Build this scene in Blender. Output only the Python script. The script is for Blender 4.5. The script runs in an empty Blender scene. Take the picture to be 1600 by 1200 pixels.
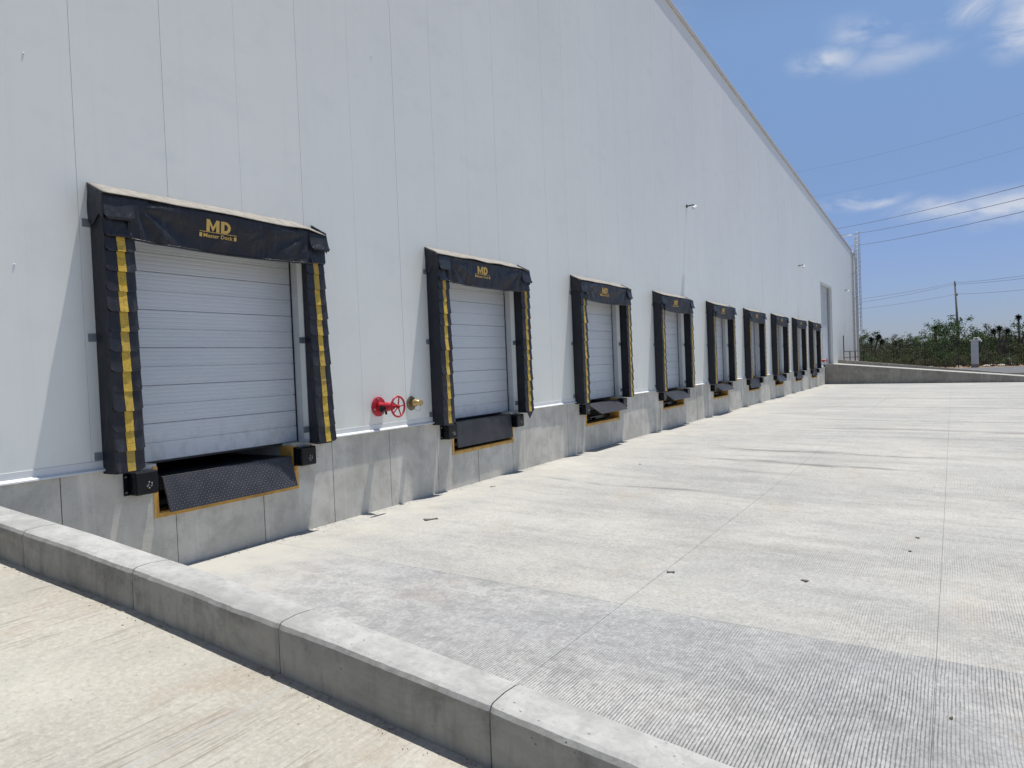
import bpy, math, random
from mathutils import Vector, Matrix, noise
R_ = math.radians
random.seed(7)
SC = bpy.context.scene
COL = SC.collection

# ------------------------------------------------------------------ camera
cam_d = bpy.data.cameras.new("camera"); cam = bpy.data.objects.new("camera", cam_d); COL.objects.link(cam)
SC.camera = cam
cam_d.sensor_width = 36.0
cam_d.lens = 1150 / 1600 * 36
cam_d.clip_start = 0.05; cam_d.clip_end = 12000
cr = ((0.8568304, -0.0215513, -0.5151477), (0.5140478, -0.0417198, 0.8567463), (-0.0399559, -0.9988969, -0.0246684))
cam.matrix_world = Matrix(((cr[0][0], -cr[0][1], -cr[0][2], 8.228),
                           (cr[1][0], -cr[1][1], -cr[1][2], 0.0),
                           (cr[2][0], -cr[2][1], -cr[2][2], 2.30), (0, 0, 0, 1)))
# ------------------------------------------------------------------ sun and sky
SUN_A, SUN_B = 0.095, 0.24            # towards the sun per metre of height: out of the wall, along the wall
sv = Vector((SUN_A, SUN_B, 1)).normalized()
sl = bpy.data.lights.new("sun", 'SUN'); sun = bpy.data.objects.new("sun", sl); COL.objects.link(sun)
sl.energy = 4.6; sl.angle = R_(0.53); sl.color = (1.0, 0.965, 0.90)
sun.rotation_euler = sv.to_track_quat('Z', 'Y').to_euler()
W = bpy.data.worlds.new("World"); SC.world = W; W.use_nodes = True
wn = W.node_tree.nodes; wl = W.node_tree.links; wn.clear()
def build_world():
    out = wn.new('ShaderNodeOutputWorld'); bg = wn.new('ShaderNodeBackground'); wl.new(bg.outputs[0], out.inputs[0])
    sky = wn.new('ShaderNodeTexSky'); sky.sky_type = 'NISHITA'; sky.sun_disc = False
    sky.sun_elevation = math.asin(sv.z); sky.sun_rotation = math.atan2(sv.x, sv.y)
    sky.air_density = 1.0; sky.dust_density = 1.6; sky.ozone_density = 1.3; sky.altitude = 1800
    tc = wn.new('ShaderNodeTexCoord')
    hs = wn.new('ShaderNodeHueSaturation'); hs.inputs['Saturation'].default_value = 0.84
    wl.new(sky.outputs[0], hs.inputs['Color'])
    # thin dry haze: the sky pales and greys towards the horizon, the same all the way round
    sz = wn.new('ShaderNodeSeparateXYZ'); wl.new(tc.outputs['Generated'], sz.inputs[0])
    cr2 = wn.new('ShaderNodeValToRGB'); el = cr2.color_ramp.elements
    tab = ((0.0, (.53, .57, .76)), (.035, (.55, .595, .80)), (.12, (.62, .70, .93)), (.22, (.71, .83, 1.0)), (.38, (.94, 1.12, 1.27)), (.62, (.82, .92, 1.0)), (1.0, (.60, .62, .64)))
    el[0].position = 0; el[1].position = 1
    for p_, c_ in tab[1:-1]: el.new(p_)
    for e_, (p_, c_) in zip(el, tab): e_.position = p_; e_.color = (*[q * .75 for q in c_], 1)
    wl.new(sz.outputs[2], cr2.inputs[0])
    hm = wn.new('ShaderNodeMix'); hm.data_type = 'RGBA'; hm.blend_type = 'MULTIPLY'; hm.inputs['Factor'].default_value = 1
    wl.new(hs.outputs[0], hm.inputs['A']); wl.new(cr2.outputs[0], hm.inputs['B'])
    hs2 = wn.new('ShaderNodeVectorMath'); hs2.operation = 'SCALE'; hs2.inputs['Scale'].default_value = 1 / .75; wl.new(hm.outputs['Result'], hs2.inputs[0])
    # clouds: soft patches of broken cirrus given by direction, frayed by noise
    nz = wn.new('ShaderNodeTexNoise'); nz.inputs['Scale'].default_value = 13; nz.inputs['Detail'].default_value = 10; nz.inputs['Roughness'].default_value = 0.60; nz.inputs['Distortion'].default_value = 0.5
    mp = wn.new('ShaderNodeMapping'); mp.inputs['Scale'].default_value = (1, 1, 2.3); mp.inputs['Rotation'].default_value = (0.0, 0.35, 0.0)
    wl.new(tc.outputs['Generated'], mp.inputs[0]); wl.new(mp.outputs[0], nz.inputs['Vector'])
    warp = wn.new('ShaderNodeTexNoise'); warp.inputs['Scale'].default_value = 14; warp.inputs['Detail'].default_value = 4
    wl.new(tc.outputs['Generated'], warp.inputs['Vector'])
    ws = wn.new('ShaderNodeVectorMath'); ws.operation = 'SUBTRACT'; ws.inputs[1].default_value = (0.5, 0.5, 0.5)
    wl.new(warp.outputs['Color'], ws.inputs[0])
    wm = wn.new('ShaderNodeVectorMath'); wm.operation = 'MULTIPLY_ADD'; wm.inputs[1].default_value = (0.05, 0.05, 0.035)
    wl.new(ws.outputs[0], wm.inputs[0]); wl.new(tc.outputs['Generated'], wm.inputs[2])
    blobs = [((-0.122, 0.933, 0.336), (0.022, 0.2, 0.010), 0.85), ((-0.085, 0.928, 0.362), (0.026, 0.2, 0.012), 0.6),
             ((-0.053, 0.934, 0.352), (0.020, 0.2, 0.013), 0.55), ((-0.055, 0.943, 0.325), (0.040, 0.2, 0.010), 0.5),
             ((0.022, 0.936, 0.358), (0.022, 0.2, 0.014), 0.7), ((0.072, 0.942, 0.333), (0.030, 0.2, 0.020), 1.15),
             ((-0.092, 0.98, 0.180), (0.034, 0.2, 0.0075), 1.0), ((-0.003, 0.988, 0.158), (0.045, 0.2, 0.009), 0.9),
             ((0.060, 0.987, 0.152), (0.050, 0.2, 0.014), 1.0), ((0.30, 0.93, 0.20), (0.12, 0.2, 0.02), 1.0),
             ((0.55, 0.75, 0.36), (0.14, 0.2, 0.05), 0.8), ((0.85, 0.2, 0.45), (0.2, 0.3, 0.06), 0.8),
             ((-0.5, 0.75, 0.42), (0.14, 0.2, 0.04), 0.8), ((0.6, -0.7, 0.38), (0.25, 0.2, 0.05), 0.8),
             ((-0.2, -0.9, 0.35), (0.25, 0.2, 0.06), 0.8), ((-0.9, 0.1, 0.4), (0.2, 0.3, 0.06), 0.8)]
    acc = None
    for c, s, a in blobs:
        sb = wn.new('ShaderNodeVectorMath'); sb.operation = 'SUBTRACT'; sb.inputs[1].default_value = c; wl.new(wm.outputs[0], sb.inputs[0])
        dv = wn.new('ShaderNodeVectorMath'); dv.operation = 'DIVIDE'; dv.inputs[1].default_value = s; wl.new(sb.outputs[0], dv.inputs[0])
        ln = wn.new('ShaderNodeVectorMath'); ln.operation = 'LENGTH'; wl.new(dv.outputs[0], ln.inputs[0])
        mr = wn.new('ShaderNodeMapRange'); mr.interpolation_type = 'SMOOTHSTEP'
        mr.inputs['From Min'].default_value = 2.1; mr.inputs['From Max'].default_value = 0.0
        mr.inputs['To Min'].default_value = 0; mr.inputs['To Max'].default_value = a
        wl.new(ln.outputs['Value'], mr.inputs['Value'])
        if acc is None: acc = mr.outputs[0]
        else:
            ad = wn.new('ShaderNodeMath'); ad.operation = 'MAXIMUM'; wl.new(acc, ad.inputs[0]); wl.new(mr.outputs[0], ad.inputs[1]); acc = ad.outputs[0]
    fr = wn.new('ShaderNodeMapRange'); fr.inputs['From Min'].default_value = 0.38; fr.inputs['From Max'].default_value = 0.60
    wl.new(nz.outputs[0], fr.inputs['Value'])
    mu = wn.new('ShaderNodeMath'); mu.operation = 'MULTIPLY'; mu.use_clamp = True; wl.new(acc, mu.inputs[0]); wl.new(fr.outputs[0], mu.inputs[1])
    mx = wn.new('ShaderNodeMix'); mx.data_type = 'RGBA'
    wl.new(mu.outputs[0], mx.inputs['Factor']); wl.new(hs2.outputs[0], mx.inputs['A']); mx.inputs['B'].default_value = (5.6, 6.1, 7.1, 1)
    wl.new(mx.outputs['Result'], bg.inputs['Color']); bg.inputs['Strength'].default_value = 0.096
    return mx, sky, hs
build_world()
SC.render.engine = 'CYCLES'
SC.view_settings.view_transform = 'Standard'; SC.view_settings.look = 'None'
SC.view_settings.exposure = 0.15; SC.view_settings.gamma = 1.0; SC.view_settings.use_curve_mapping = False
SC.cycles.max_bounces = 8; SC.cycles.diffuse_bounces = 5

# ------------------------------------------------------------------ material helpers
class NT:
    def __init__(s, name):
        s.m = bpy.data.materials.new(name); s.m.use_nodes = True
        s.n = s.m.node_tree.nodes; s.l = s.m.node_tree.links; s.n.clear()
        s.out = s.n.new('ShaderNodeOutputMaterial'); s.b = s.n.new('ShaderNodeBsdfPrincipled'); s.l.new(s.b.outputs[0], s.out.inputs[0])
        s.pos = None
    def P(s):
        if s.pos is None: s.pos = s.n.new('ShaderNodeNewGeometry').outputs['Position']
        return s.pos
    def put(s, sock, v):
        if isinstance(v, (int, float)): sock.default_value = v
        elif isinstance(v, tuple): sock.default_value = v if len(v) == len(sock.default_value) else (*v, 1)
        else: s.l.new(v, sock)
    def noise(s, scale=(1, 1, 1), sc=1.0, det=6, rough=0.55, src=None, off=(0, 0, 0), dist=0):
        mp = s.n.new('ShaderNodeMapping'); mp.inputs['Scale'].default_value = scale; mp.inputs['Location'].default_value = off
        s.l.new(src if src is not None else s.P(), mp.inputs[0])
        t = s.n.new('ShaderNodeTexNoise'); t.inputs['Scale'].default_value = sc; t.inputs['Detail'].default_value = det
        t.inputs['Roughness'].default_value = rough; t.inputs['Distortion'].default_value = dist
        s.l.new(mp.outputs[0], t.inputs['Vector']); return t.outputs[0]
    def ramp(s, v, a, b, c=0.0, d=1.0, smooth=False):
        r = s.n.new('ShaderNodeMapRange'); r.interpolation_type = 'SMOOTHSTEP' if smooth else 'LINEAR'
        for k, x in zip(('From Min', 'From Max', 'To Min', 'To Max'), (a, b, c, d)): r.inputs[k].default_value = x
        s.put(r.inputs['Value'], v); return r.outputs[0]
    def math(s, op, a, b=0.0, c=None, clamp=False):
        m = s.n.new('ShaderNodeMath'); m.operation = op; m.use_clamp = clamp; s.put(m.inputs[0], a); s.put(m.inputs[1], b)
        if c is not None: s.put(m.inputs[2], c)
        return m.outputs[0]
    def mix(s, f, a, b, mode='MIX'):
        m = s.n.new('ShaderNodeMix'); m.data_type = 'RGBA'; m.blend_type = mode
        s.put(m.inputs['Factor'], f); s.put(m.inputs['A'], a); s.put(m.inputs['B'], b); return m.outputs['Result']
    def sep(s, src=None):
        x = s.n.new('ShaderNodeSeparateXYZ'); s.l.new(src if src is not None else s.P(), x.inputs[0]); return x.outputs
    def rand(s): return s.n.new('ShaderNodeObjectInfo').outputs['Random']
    def bump(s, h, st=0.3, dist=0.01, nrm=None):
        b = s.n.new('ShaderNodeBump'); b.inputs['Strength'].default_value = st; b.inputs['Distance'].default_value = dist
        s.put(b.inputs['Height'], h)
        if nrm is not None: s.l.new(nrm, b.inputs['Normal'])
        s.l.new(b.outputs[0], s.b.inputs['Normal']); return b.outputs[0]
    def done(s, col, rough=0.8, metal=0.0, spec=0.5):
        s.put(s.b.inputs['Base Color'], col); s.put(s.b.inputs['Roughness'], rough)
        s.b.inputs['Metallic'].default_value = metal; s.b.inputs['Specular IOR Level'].default_value = spec
        return s.m

def simple(name, col, rough=0.6, metal=0.0, var=0.15, sc=6, spec=0.5, bmp=0.0):
    t = NT(name); n = t.noise(sc=sc, det=5)
    c = t.mix(t.ramp(n, .3, .7), tuple(x * (1 - var) for x in col), tuple(min(1, x * (1 + var)) for x in col))
    if bmp: t.bump(t.noise(sc=sc * 5, det=4), bmp, 0.01)
    return t.done(c, rough, metal, spec)

def mat_wall_panel():
    t = NT("white coated wall panel")
    cl = t.noise((1, .35, .25), .7, 5); c = t.mix(t.ramp(cl, .35, .65), (.815, .84, .785), (.86, .885, .83))
    st = t.noise((1, 5, .12), 1.6, 5); c = t.mix(t.ramp(st, .55, .78, 0, .30), c, (.74, .77, .745))
    r = t.rand(); c = t.mix(t.ramp(r, 0, 1, 0, .12), c, (.72, .745, .74))
    sm = t.noise((1, .5, .8), 2.4, 7, .7, off=(3, 7, 5)); c = t.mix(t.ramp(sm, .52, .66, 0, .22), c, (.70, .72, .70))
    z = t.sep()
    dirt = t.math('MULTIPLY', t.ramp(z[2], 2.1, 1.35, 0, 1, True), t.ramp(t.noise((1, 2, .6), 1.3, 6), .45, .75, 0, .35))
    c = t.mix(dirt, c, (.50, .49, .45))
    w = t.math('SINE', t.math('MULTIPLY', z[1], 2 * math.pi / 0.055))
    b1 = t.n.new('ShaderNodeBump'); b1.inputs['Strength'].default_value = .025; b1.inputs['Distance'].default_value = .002
    t.put(b1.inputs['Height'], w)
    t.bump(t.noise((1, .8, .45), 1.1, 3), .18, .05, b1.outputs[0])
    return t.done(c, .36, 0, .85)

def concrete(name, c1, c2, streak=0.0, dark=(.16, .16, .15), bmp=.25, pit=True, slabvar=0.0, rough=.88):
    t = NT(name)
    a = t.noise(sc=.8, det=8, rough=.62, dist=.6); c = t.mix(t.ramp(a, .40, .60), c1, c2)
    b = t.noise(sc=3.1, det=8, rough=.68, off=(7, 3, 1)); c = t.mix(t.ramp(b, .46, .66, 0, .55), c, dark)
    f = t.noise(sc=38, det=5, rough=.7); c = t.mix(t.ramp(f, .35, .7, 0, .22), c, tuple(x * 1.25 for x in c2))
    if streak:
        s = t.noise((3.2, 3.2, .22), 1.1, 6, .6); c = t.mix(t.ramp(s, .56, .74, 0, streak), c, tuple(min(1, x * 1.55) for x in c2))
        s2 = t.noise((3.0, 3.0, .3), 1.1, 6, .6, off=(3, 9, 2)); c = t.mix(t.ramp(s2, .55, .80, 0, streak), c, dark)
    if slabvar: c = t.mix(t.ramp(t.rand(), 0, 1, 0, slabvar), c, dark)
    h = t.math('ADD', t.math('MULTIPLY', f, .5), b)
    if pit:
        v = t.n.new('ShaderNodeTexVoronoi'); v.inputs['Scale'].default_value = 26; t.l.new(t.P(), v.inputs['Vector'])
        pm = t.math('MULTIPLY', t.ramp(v.outputs['Distance'], .16, .05), t.ramp(t.noise(sc=2.2, det=2), .55, .62))
        c = t.mix(t.math('MULTIPLY', pm, .7), c, tuple(x * .45 for x in dark)); h = t.math('SUBTRACT', h, pm)
    t.bump(h, bmp, .008)
    return t.done(c, rough, 0, .3)

def mat_yard(name, cream, grey, gstr, near):
    """tined concrete paving: fine grooves run along the dock wall (world Y)"""
    t = NT(name); z = t.sep()
    a = t.noise((.5, .9, 1), .42, 8, .62); c = t.mix(t.ramp(a, .40, .60), cream, grey)
    b = t.noise((.22, 1.1, 1), 1.6, 8, .66, off=(4, 1, 0)); c = t.mix(t.ramp(b, .47, .64, 0, .45), c, tuple(x * .66 for x in grey))
    f = t.noise((1, 1, 1), 26, 6, .8); c = t.mix(t.ramp(f, .50, .62, 0, .42), c, tuple(min(1, x * 1.28) for x in cream))
    c = t.mix(t.ramp(f, .47, .36, 0, .55), c, tuple(x * .55 for x in grey))
    sp = t.n.new('ShaderNodeTexVoronoi'); sp.inputs['Scale'].default_value = 17; t.l.new(t.P(), sp.inputs['Vector'])
    c = t.mix(t.math('MULTIPLY', t.ramp(sp.outputs['Distance'], .13, .05, 0, .6), t.ramp(t.noise(sc=3.1, det=2, off=(8, 1, 0)), .54, .6)), c, (.08, .08, .08))
    br = t.noise((1.1, .8, 1), .8, 7, .7, off=(11, 3, 0)); c = t.mix(t.ramp(br, .56, .70, 0, .30), c, (.40, .33, .25))
    g2 = t.noise((1, 1, 1), 6, 6, .7, off=(2, 2, 2)); c = t.mix(t.ramp(g2, .47, .60, 0, .34 if near else .16), c, tuple(x * .60 for x in grey))
    g3 = t.noise((1, 1, 1), 1.1, 7, .72, off=(6, 9, 2)); c = t.mix(t.ramp(g3, .50, .64, 0, .34 if near else .22), c, tuple(x * .62 for x in grey))
    if near:      # laitance wears off in a soft front near the wall
        c = t.mix(t.math('MULTIPLY', t.ramp(z[0], 2.8, .6, 0, 1, True), t.ramp(t.noise(sc=.9, det=6, off=(2, 0, 5)), .40, .62)), c, (.44, .43, .40))
    # pale dust along the wall foot
    c = t.mix(t.math('MULTIPLY', t.ramp(z[0], 2.4, .2, 0, .8, True), t.ramp(t.noise(sc=1.4, det=5), .3, .7)), c, (.50, .475, .42))
    # tyre scuffs lying across the yard
    for (y0, x0, x1, wd, am) in ((19.3, 2.4, 9, .16, .55), (17.3, 2.7, 8.2, .14, .6), (13.35, .5, 5.5, .07, .6), (15.9, 3, 6, .10, .3), (25.2, 4, 13, .25, .45),
                                 (28.4, 3, 12, .2, .4), (34.8, 2, 14, .3, .35), (9.6, 4.5, 7.6, .12, .25), (41, 2, 16, .4, .3)):
        yy = t.math('ADD', z[1], t.math('MULTIPLY', t.noise((.35, .35, 1), 1.0, 3, off=(y0, 0, 0)), 1.1))
        d = t.math('ABSOLUTE', t.math('SUBTRACT', yy, y0 + .55 + 0.0))
        m = t.math('MULTIPLY', t.ramp(d, wd * 1.6, wd * .3, 0, 1, True), t.math('MULTIPLY', t.ramp(z[0], x0, x0 + 1.2, 0, 1, True), t.ramp(z[0], x1, x1 - 2, 0, 1, True)))
        m = t.math('MULTIPLY', m, t.ramp(t.noise((.6, 3, 1), 2.2, 5, off=(y0, 2, 0)), .36, .58, 0, min(.95, am * 1.7)))
        c = t.mix(m, c, tuple(x * .55 for x in grey))
    # grooves
    wob = t.math('MULTIPLY', t.math('SUBTRACT', t.noise((1, .18, 1), 5, 3), .5), .022)
    wob2 = t.math('MULTIPLY', t.math('SUBTRACT', t.noise((.35, .5, 1), .8, 2, off=(5, 5, 0)), .5), .10)
    x = t.math('ADD', t.math('ADD', z[0], wob), wob2)
    fr = t.math('FRACT', t.math('DIVIDE', x, .0250))
    d = t.math('ABSOLUTE', t.math('SUBTRACT', fr, .5))          # 0 at the groove
    fine = t.noise((6, 1.2, 1), 9, 4, .7)
    w = t.ramp(t.math('ADD', d, t.math('MULTIPLY', t.math('SUBTRACT', fine, .5), .75)), .26, .04, 0, 1, True)
    patch = t.ramp(t.noise((.45, .28, 1), 1.0, 5, .6, off=(1, 8, 0)), .38, .58, .35 if near else .12, 1, True)
    xm = t.ramp(z[0], 1.2, 4.6, .12, 1, True)
    far = t.ramp(z[1], 9, 30, 1, .25)
    gm = t.math('MULTIPLY', t.math('MULTIPLY', w, patch), t.math('MULTIPLY', xm, far))
    c = t.mix(t.math('MULTIPLY', gm, gstr), c, tuple(x * .36 for x in grey))
    h = t.math('SUBTRACT', t.math('MULTIPLY', f, .25), gm)
    t.bump(h, .35, .004)
    return t.done(c, .9, 0, .25)

def mat_ramp():
    t = NT("cream brushed ramp concrete"); z = t.sep()
    a = t.noise((.8, .5, 1), .6, 8, .6); c = t.mix(t.ramp(a, .40, .60), (.35, .33, .288), (.445, .43, .385))
    g = t.noise((1, 1, 1), 1.3, 8, .7, off=(3, 0, 0)); nearm = t.ramp(z[1], 2.3, .6, 0, 1, True)
    c = t.mix(t.math('MULTIPLY', t.ramp(g, .45, .58, 0, .85), nearm), c, (.255, .245, .235))
    f = t.noise(sc=34, det=6, rough=.8); c = t.mix(t.ramp(f, .50, .62, 0, .45), c, (.54, .52, .46)); c = t.mix(t.ramp(f, .46, .36, 0, .45), c, (.24, .22, .19))
    br = t.noise((1.2, .7, 1), 1.6, 7, .7, off=(1, 3, 0)); c = t.mix(t.ramp(br, .54, .68, 0, .40), c, (.30, .23, .17))
    gl = t.noise((1.4, .5, 1), .9, 7, .7, off=(4, 6, 0)); c = t.mix(t.ramp(gl, .48, .62, 0, .35), c, (.30, .29, .265))
    sp = t.n.new('ShaderNodeTexVoronoi'); sp.inputs['Scale'].default_value = 13; t.l.new(t.P(), sp.inputs['Vector'])
    c = t.mix(t.math('MULTIPLY', t.ramp(sp.outputs['Distance'], .10, .04, 0, .7), t.ramp(t.noise(sc=2.1, det=2, off=(8, 1, 0)), .53, .6)), c, (.07, .06, .055))
    l = t.noise((30, 1.3, 1), 1.6, 5, .7); m = t.ramp(t.noise(sc=1.0, det=5, off=(9, 4, 0)), .43, .58)
    lm = t.math('MULTIPLY', t.ramp(l, .53, .62), m); c = t.mix(t.math('MULTIPLY', lm, .65), c, (.22, .19, .155))
    d1 = t.math('ABSOLUTE', t.math('SUBTRACT', t.math('ADD', z[0], t.math('MULTIPLY', t.noise(sc=1.0, det=4), .12)), 5.22))
    c = t.mix(t.math('MULTIPLY', t.ramp(d1, .022, .006), .35), c, (.36, .37, .38))
    t.bump(t.math('SUBTRACT', t.math('MULTIPLY', f, .4), lm), .3, .005)
    return t.done(c, .9, 0, .25)

def mat_vinyl(name, col, wr=.5, dust=.25):
    t = NT(name)
    n = t.noise((1, 1, .6), 5, 6, .6); f = t.noise(sc=60, det=3)
    c = t.mix(t.ramp(n, .42, .72, 0, dust), col, (.085, .085, .09))
    c = t.mix(t.ramp(t.noise((4, 4, .8), 3, 5, off=(1, 5, 0)), .56, .72, 0, dust), c, (.13, .13, .13))
    c = t.mix(t.ramp(t.rand(), .5, 1, 0, .35), c, tuple(x * 2.6 for x in col))
    w = t.noise((1, 1, .7), 3.0, 3, .5, dist=1.4)
    t.bump(t.math('ADD', w, t.math('MULTIPLY', f, .08)), wr, .05)
    return t.done(c, t.ramp(n, .3, .7, .30, .55), 0, .4)

def mat_stripe():
    t = NT("worn yellow stripe"); n = t.noise((8, 8, 3), 4, 6, .7)
    c = t.mix(t.ramp(t.noise(sc=2, det=4), .3, .7), (.62, .40, .035), (.72, .49, .07))
    c = t.mix(t.ramp(n, .50, .72, 0, .75), c, (.16, .12, .05)); c = t.mix(t.ramp(t.rand(), .45, 1, 0, .45), c, (.30, .22, .07))
    g = t.noise((2, 3, 30), 3, 5, .7); c = t.mix(t.ramp(g, .50, .62, 0, .45), c, (.20, .15, .05)); t.bump(n, .3, .005)
    return t.done(c, .65)

def mat_tread():
    t = NT("black tread plate"); z = t.sep(t.n.new('ShaderNodeTexCoord').outputs['Object'])
    c = t.mix(t.ramp(t.noise(sc=3, det=6), .35, .7), (.022, .023, .028), (.045, .046, .053)); t.bump(t.noise(sc=40, det=3), .15, .004)
    return t.done(c, .48, 0, .5)

def mat_leaf(name, c1, c2, c3):
    t = NT(name); r = t.rand(); a = t.noise(sc=1.6, det=4); b = t.noise(sc=9, det=2)
    c = t.mix(t.ramp(a, .3, .7), c1, c2); c = t.mix(t.ramp(b, .55, .75, 0, .7), c, c3)
    c = t.mix(t.ramp(r, 0, 1, 0, .45), c, tuple(x * .5 for x in c1))
    return t.done(c, .75, 0, .2)

M = dict(
    panel=mat_wall_panel(),
    joint=simple("panel joint shadow gap", (.50, .52, .52), .8), fjoint=simple("foundation joint filler", (.07, .07, .068), .9), inner=simple("inner wall grey", (.10, .10, .10), .8),
    flash=simple("galvanised flashing", (.74, .76, .76), .42, 0, .06, 3),
    trim=simple("cream roof trim", (.60, .59, .55), .5, 0, .06, 1),
    door=None, foundation=concrete("cast foundation concrete", (.49, .475, .42), (.64, .62, .555), .38, (.34, .33, .295), .35),
    kerb=None, yard_near=mat_yard("grey tined paving", (.43, .43, .425), (.315, .318, .328), .95, True),
    yard=mat_yard("cream tined paving", (.44, .433, .408), (.36, .36, .352), .50, False),
    yard_base=simple("joint filler", (.31, .31, .305), .9), ramp=mat_ramp(),
    farwall=concrete("brown grey retaining concrete", (.24, .225, .20), (.33, .315, .285), .4, (.16, .14, .12), .2),
    vinyl=mat_vinyl("black dock vinyl", (.015, .017, .023), .9, .12), vinyl2=mat_vinyl("black pad vinyl", (.010, .012, .018), .3, .08),
    flap=mat_vinyl("black wear flap", (.014, .015, .020), .35, .3),
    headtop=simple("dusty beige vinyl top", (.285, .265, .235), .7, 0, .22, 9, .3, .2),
    stripe=mat_stripe(), tread=mat_tread(), black=simple("black gloss steel", (.006, .007, .010), .25, 0, .3, 8, .25),
    rubber=simple("black rubber seal", (.012, .013, .018), .55), dark=simple("dark steel", (.035, .036, .04), .5, .3),
    pit=simple("pit lining painted as shade", (.03, .03, .03), .9), stud=simple("worn steel stud", (.30, .30, .32), .4, .8),
    tip=simple("scuffed tread stud", (.13, .13, .145), .45, .2),
    orange=simple("orange primer frame", (.58, .33, .07), .6, 0, .25, 7), logo=simple("gold lettering", (.72, .47, .12), .5, 0, .06),
    bracket=simple("galvanised clip", (.26, .30, .33), .45, .3), red=simple("red enamel", (.46, .014, .03), .42, 0, .35, 14, .5, .15),
    brass=simple("brass", (.55, .40, .18), .35, .8, .2, 20), bronze=simple("dull bronze plate", (.20, .17, .11), .5, .5, .3, 20),
    cream=simple("white steel jamb", (.56, .585, .60), .5, 0, .05), galv=simple("galvanised steel", (.58, .60, .62), .5, .2, .1),
    fence=simple("black fence steel", (.022, .024, .026), .5), pillar=simple("grey white plaster", (.55, .57, .60), .85, 0, .06, 2),
    pole=simple("weathered pole concrete", (.16, .155, .15), .85, 0, .2, 2), wire=simple("aluminium wire", (.20, .22, .26), .6, .3),
    soil=concrete("brown soil", (.23, .15, .10), (.32, .24, .17), 0, (.14, .10, .07), .3, False),
    asphalt=concrete("grey asphalt", (.10, .105, .115), (.16, .165, .175), 0, (.07, .07, .075), .3, False),
    rock=simple("pale limestone", (.50, .45, .38), .9, 0, .2, 2), trunk=simple("dry bark", (.10, .08, .06), .9, 0, .3, 5),
    leafA=mat_leaf("olive scrub leaves", (.080, .100, .045), (.11, .125, .06), (.17, .17, .10)),
    leafB=mat_leaf("green bush leaves", (.065, .115, .040), (.10, .155, .055), (.15, .19, .09)),
    leafC=mat_leaf("dark yucca leaves", (.035, .045, .030), (.05, .062, .042), (.08, .09, .06)),
    leafD=mat_leaf("dry brush", (.16, .13, .075), (.22, .18, .11), (.10, .10, .05)),
    white=simple("white plastic", (.70, .70, .70), .4), grass=mat_leaf("dry ground cover", (.09, .085, .04), (.16, .14, .08), (.06, .08, .03)),
    paper=simple("crumpled scrap", (.10, .10, .09), .7), )
def mat_kerb():
    t = NT("kerb concrete, pale top")
    a = t.noise(sc=.9, det=8, rough=.62); c = t.mix(t.ramp(a, .33, .67), (.245, .24, .22), (.34, .332, .305))
    b = t.noise(sc=4.2, det=8, rough=.7, off=(2, 6, 1)); c = t.mix(t.ramp(b, .46, .62, 0, .6), c, (.13, .125, .11))
    b2 = t.noise((.8, 1, 1.6), 1.4, 7, .7, off=(5, 5, 5), dist=.8); c = t.mix(t.ramp(b2, .46, .60, 0, .5), c, (.38, .365, .32))
    s = t.noise((9, 9, 1.2), 1.3, 6, .6); c = t.mix(t.ramp(s, .52, .66, 0, .40), c, (.16, .155, .14))
    # upward faces paler, formed face darker: the face's shade put into the colour
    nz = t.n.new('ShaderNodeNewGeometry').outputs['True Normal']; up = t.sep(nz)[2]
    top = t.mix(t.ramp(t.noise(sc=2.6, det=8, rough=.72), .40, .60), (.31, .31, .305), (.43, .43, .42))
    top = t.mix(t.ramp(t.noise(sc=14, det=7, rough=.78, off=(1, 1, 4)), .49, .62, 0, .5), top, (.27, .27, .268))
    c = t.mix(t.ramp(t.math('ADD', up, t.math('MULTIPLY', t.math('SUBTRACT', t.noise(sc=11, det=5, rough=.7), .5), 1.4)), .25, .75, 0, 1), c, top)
    f = t.noise(sc=45, det=5, rough=.7)
    v = t.n.new('ShaderNodeTexVoronoi'); v.inputs['Scale'].default_value = 22; t.l.new(t.P(), v.inputs['Vector'])
    pm = t.math('MULTIPLY', t.ramp(v.outputs['Distance'], .15, .05), t.ramp(t.noise(sc=2.6, det=2), .55, .63))
    c = t.mix(t.math('MULTIPLY', pm, .7), c, (.08, .08, .075))
    t.bump(t.math('SUBTRACT', t.math('ADD', b, t.math('MULTIPLY', f, .5)), pm), .45, .009)
    return t.done(c, .9, 0, .25)
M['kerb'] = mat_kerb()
def mat_door():
    t = NT("pale blue grey door skin"); z = t.sep()
    c = t.mix(t.ramp(t.noise((1, .6, 2), .9, 5), .35, .65), (.60, .645, .68), (.66, .70, .73))
    c = t.mix(t.ramp(t.noise((1, 2, 4), 3, 5, off=(3, 3, 3)), .60, .8, 0, .25), c, (.48, .50, .50))
    c = t.mix(t.math('MULTIPLY', t.ramp(z[2], 1.9, 1.3, 0, 1, True), t.ramp(t.noise((1, 3, 2), 2, 6, .7), .46, .62, 0, .5)), c, (.42, .42, .41))
    t.bump(t.noise((1, 1, 2), 2.0, 3), .16, .02)
    return t.done(c, .42, 0, .5)
M['door'] = mat_door()

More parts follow.
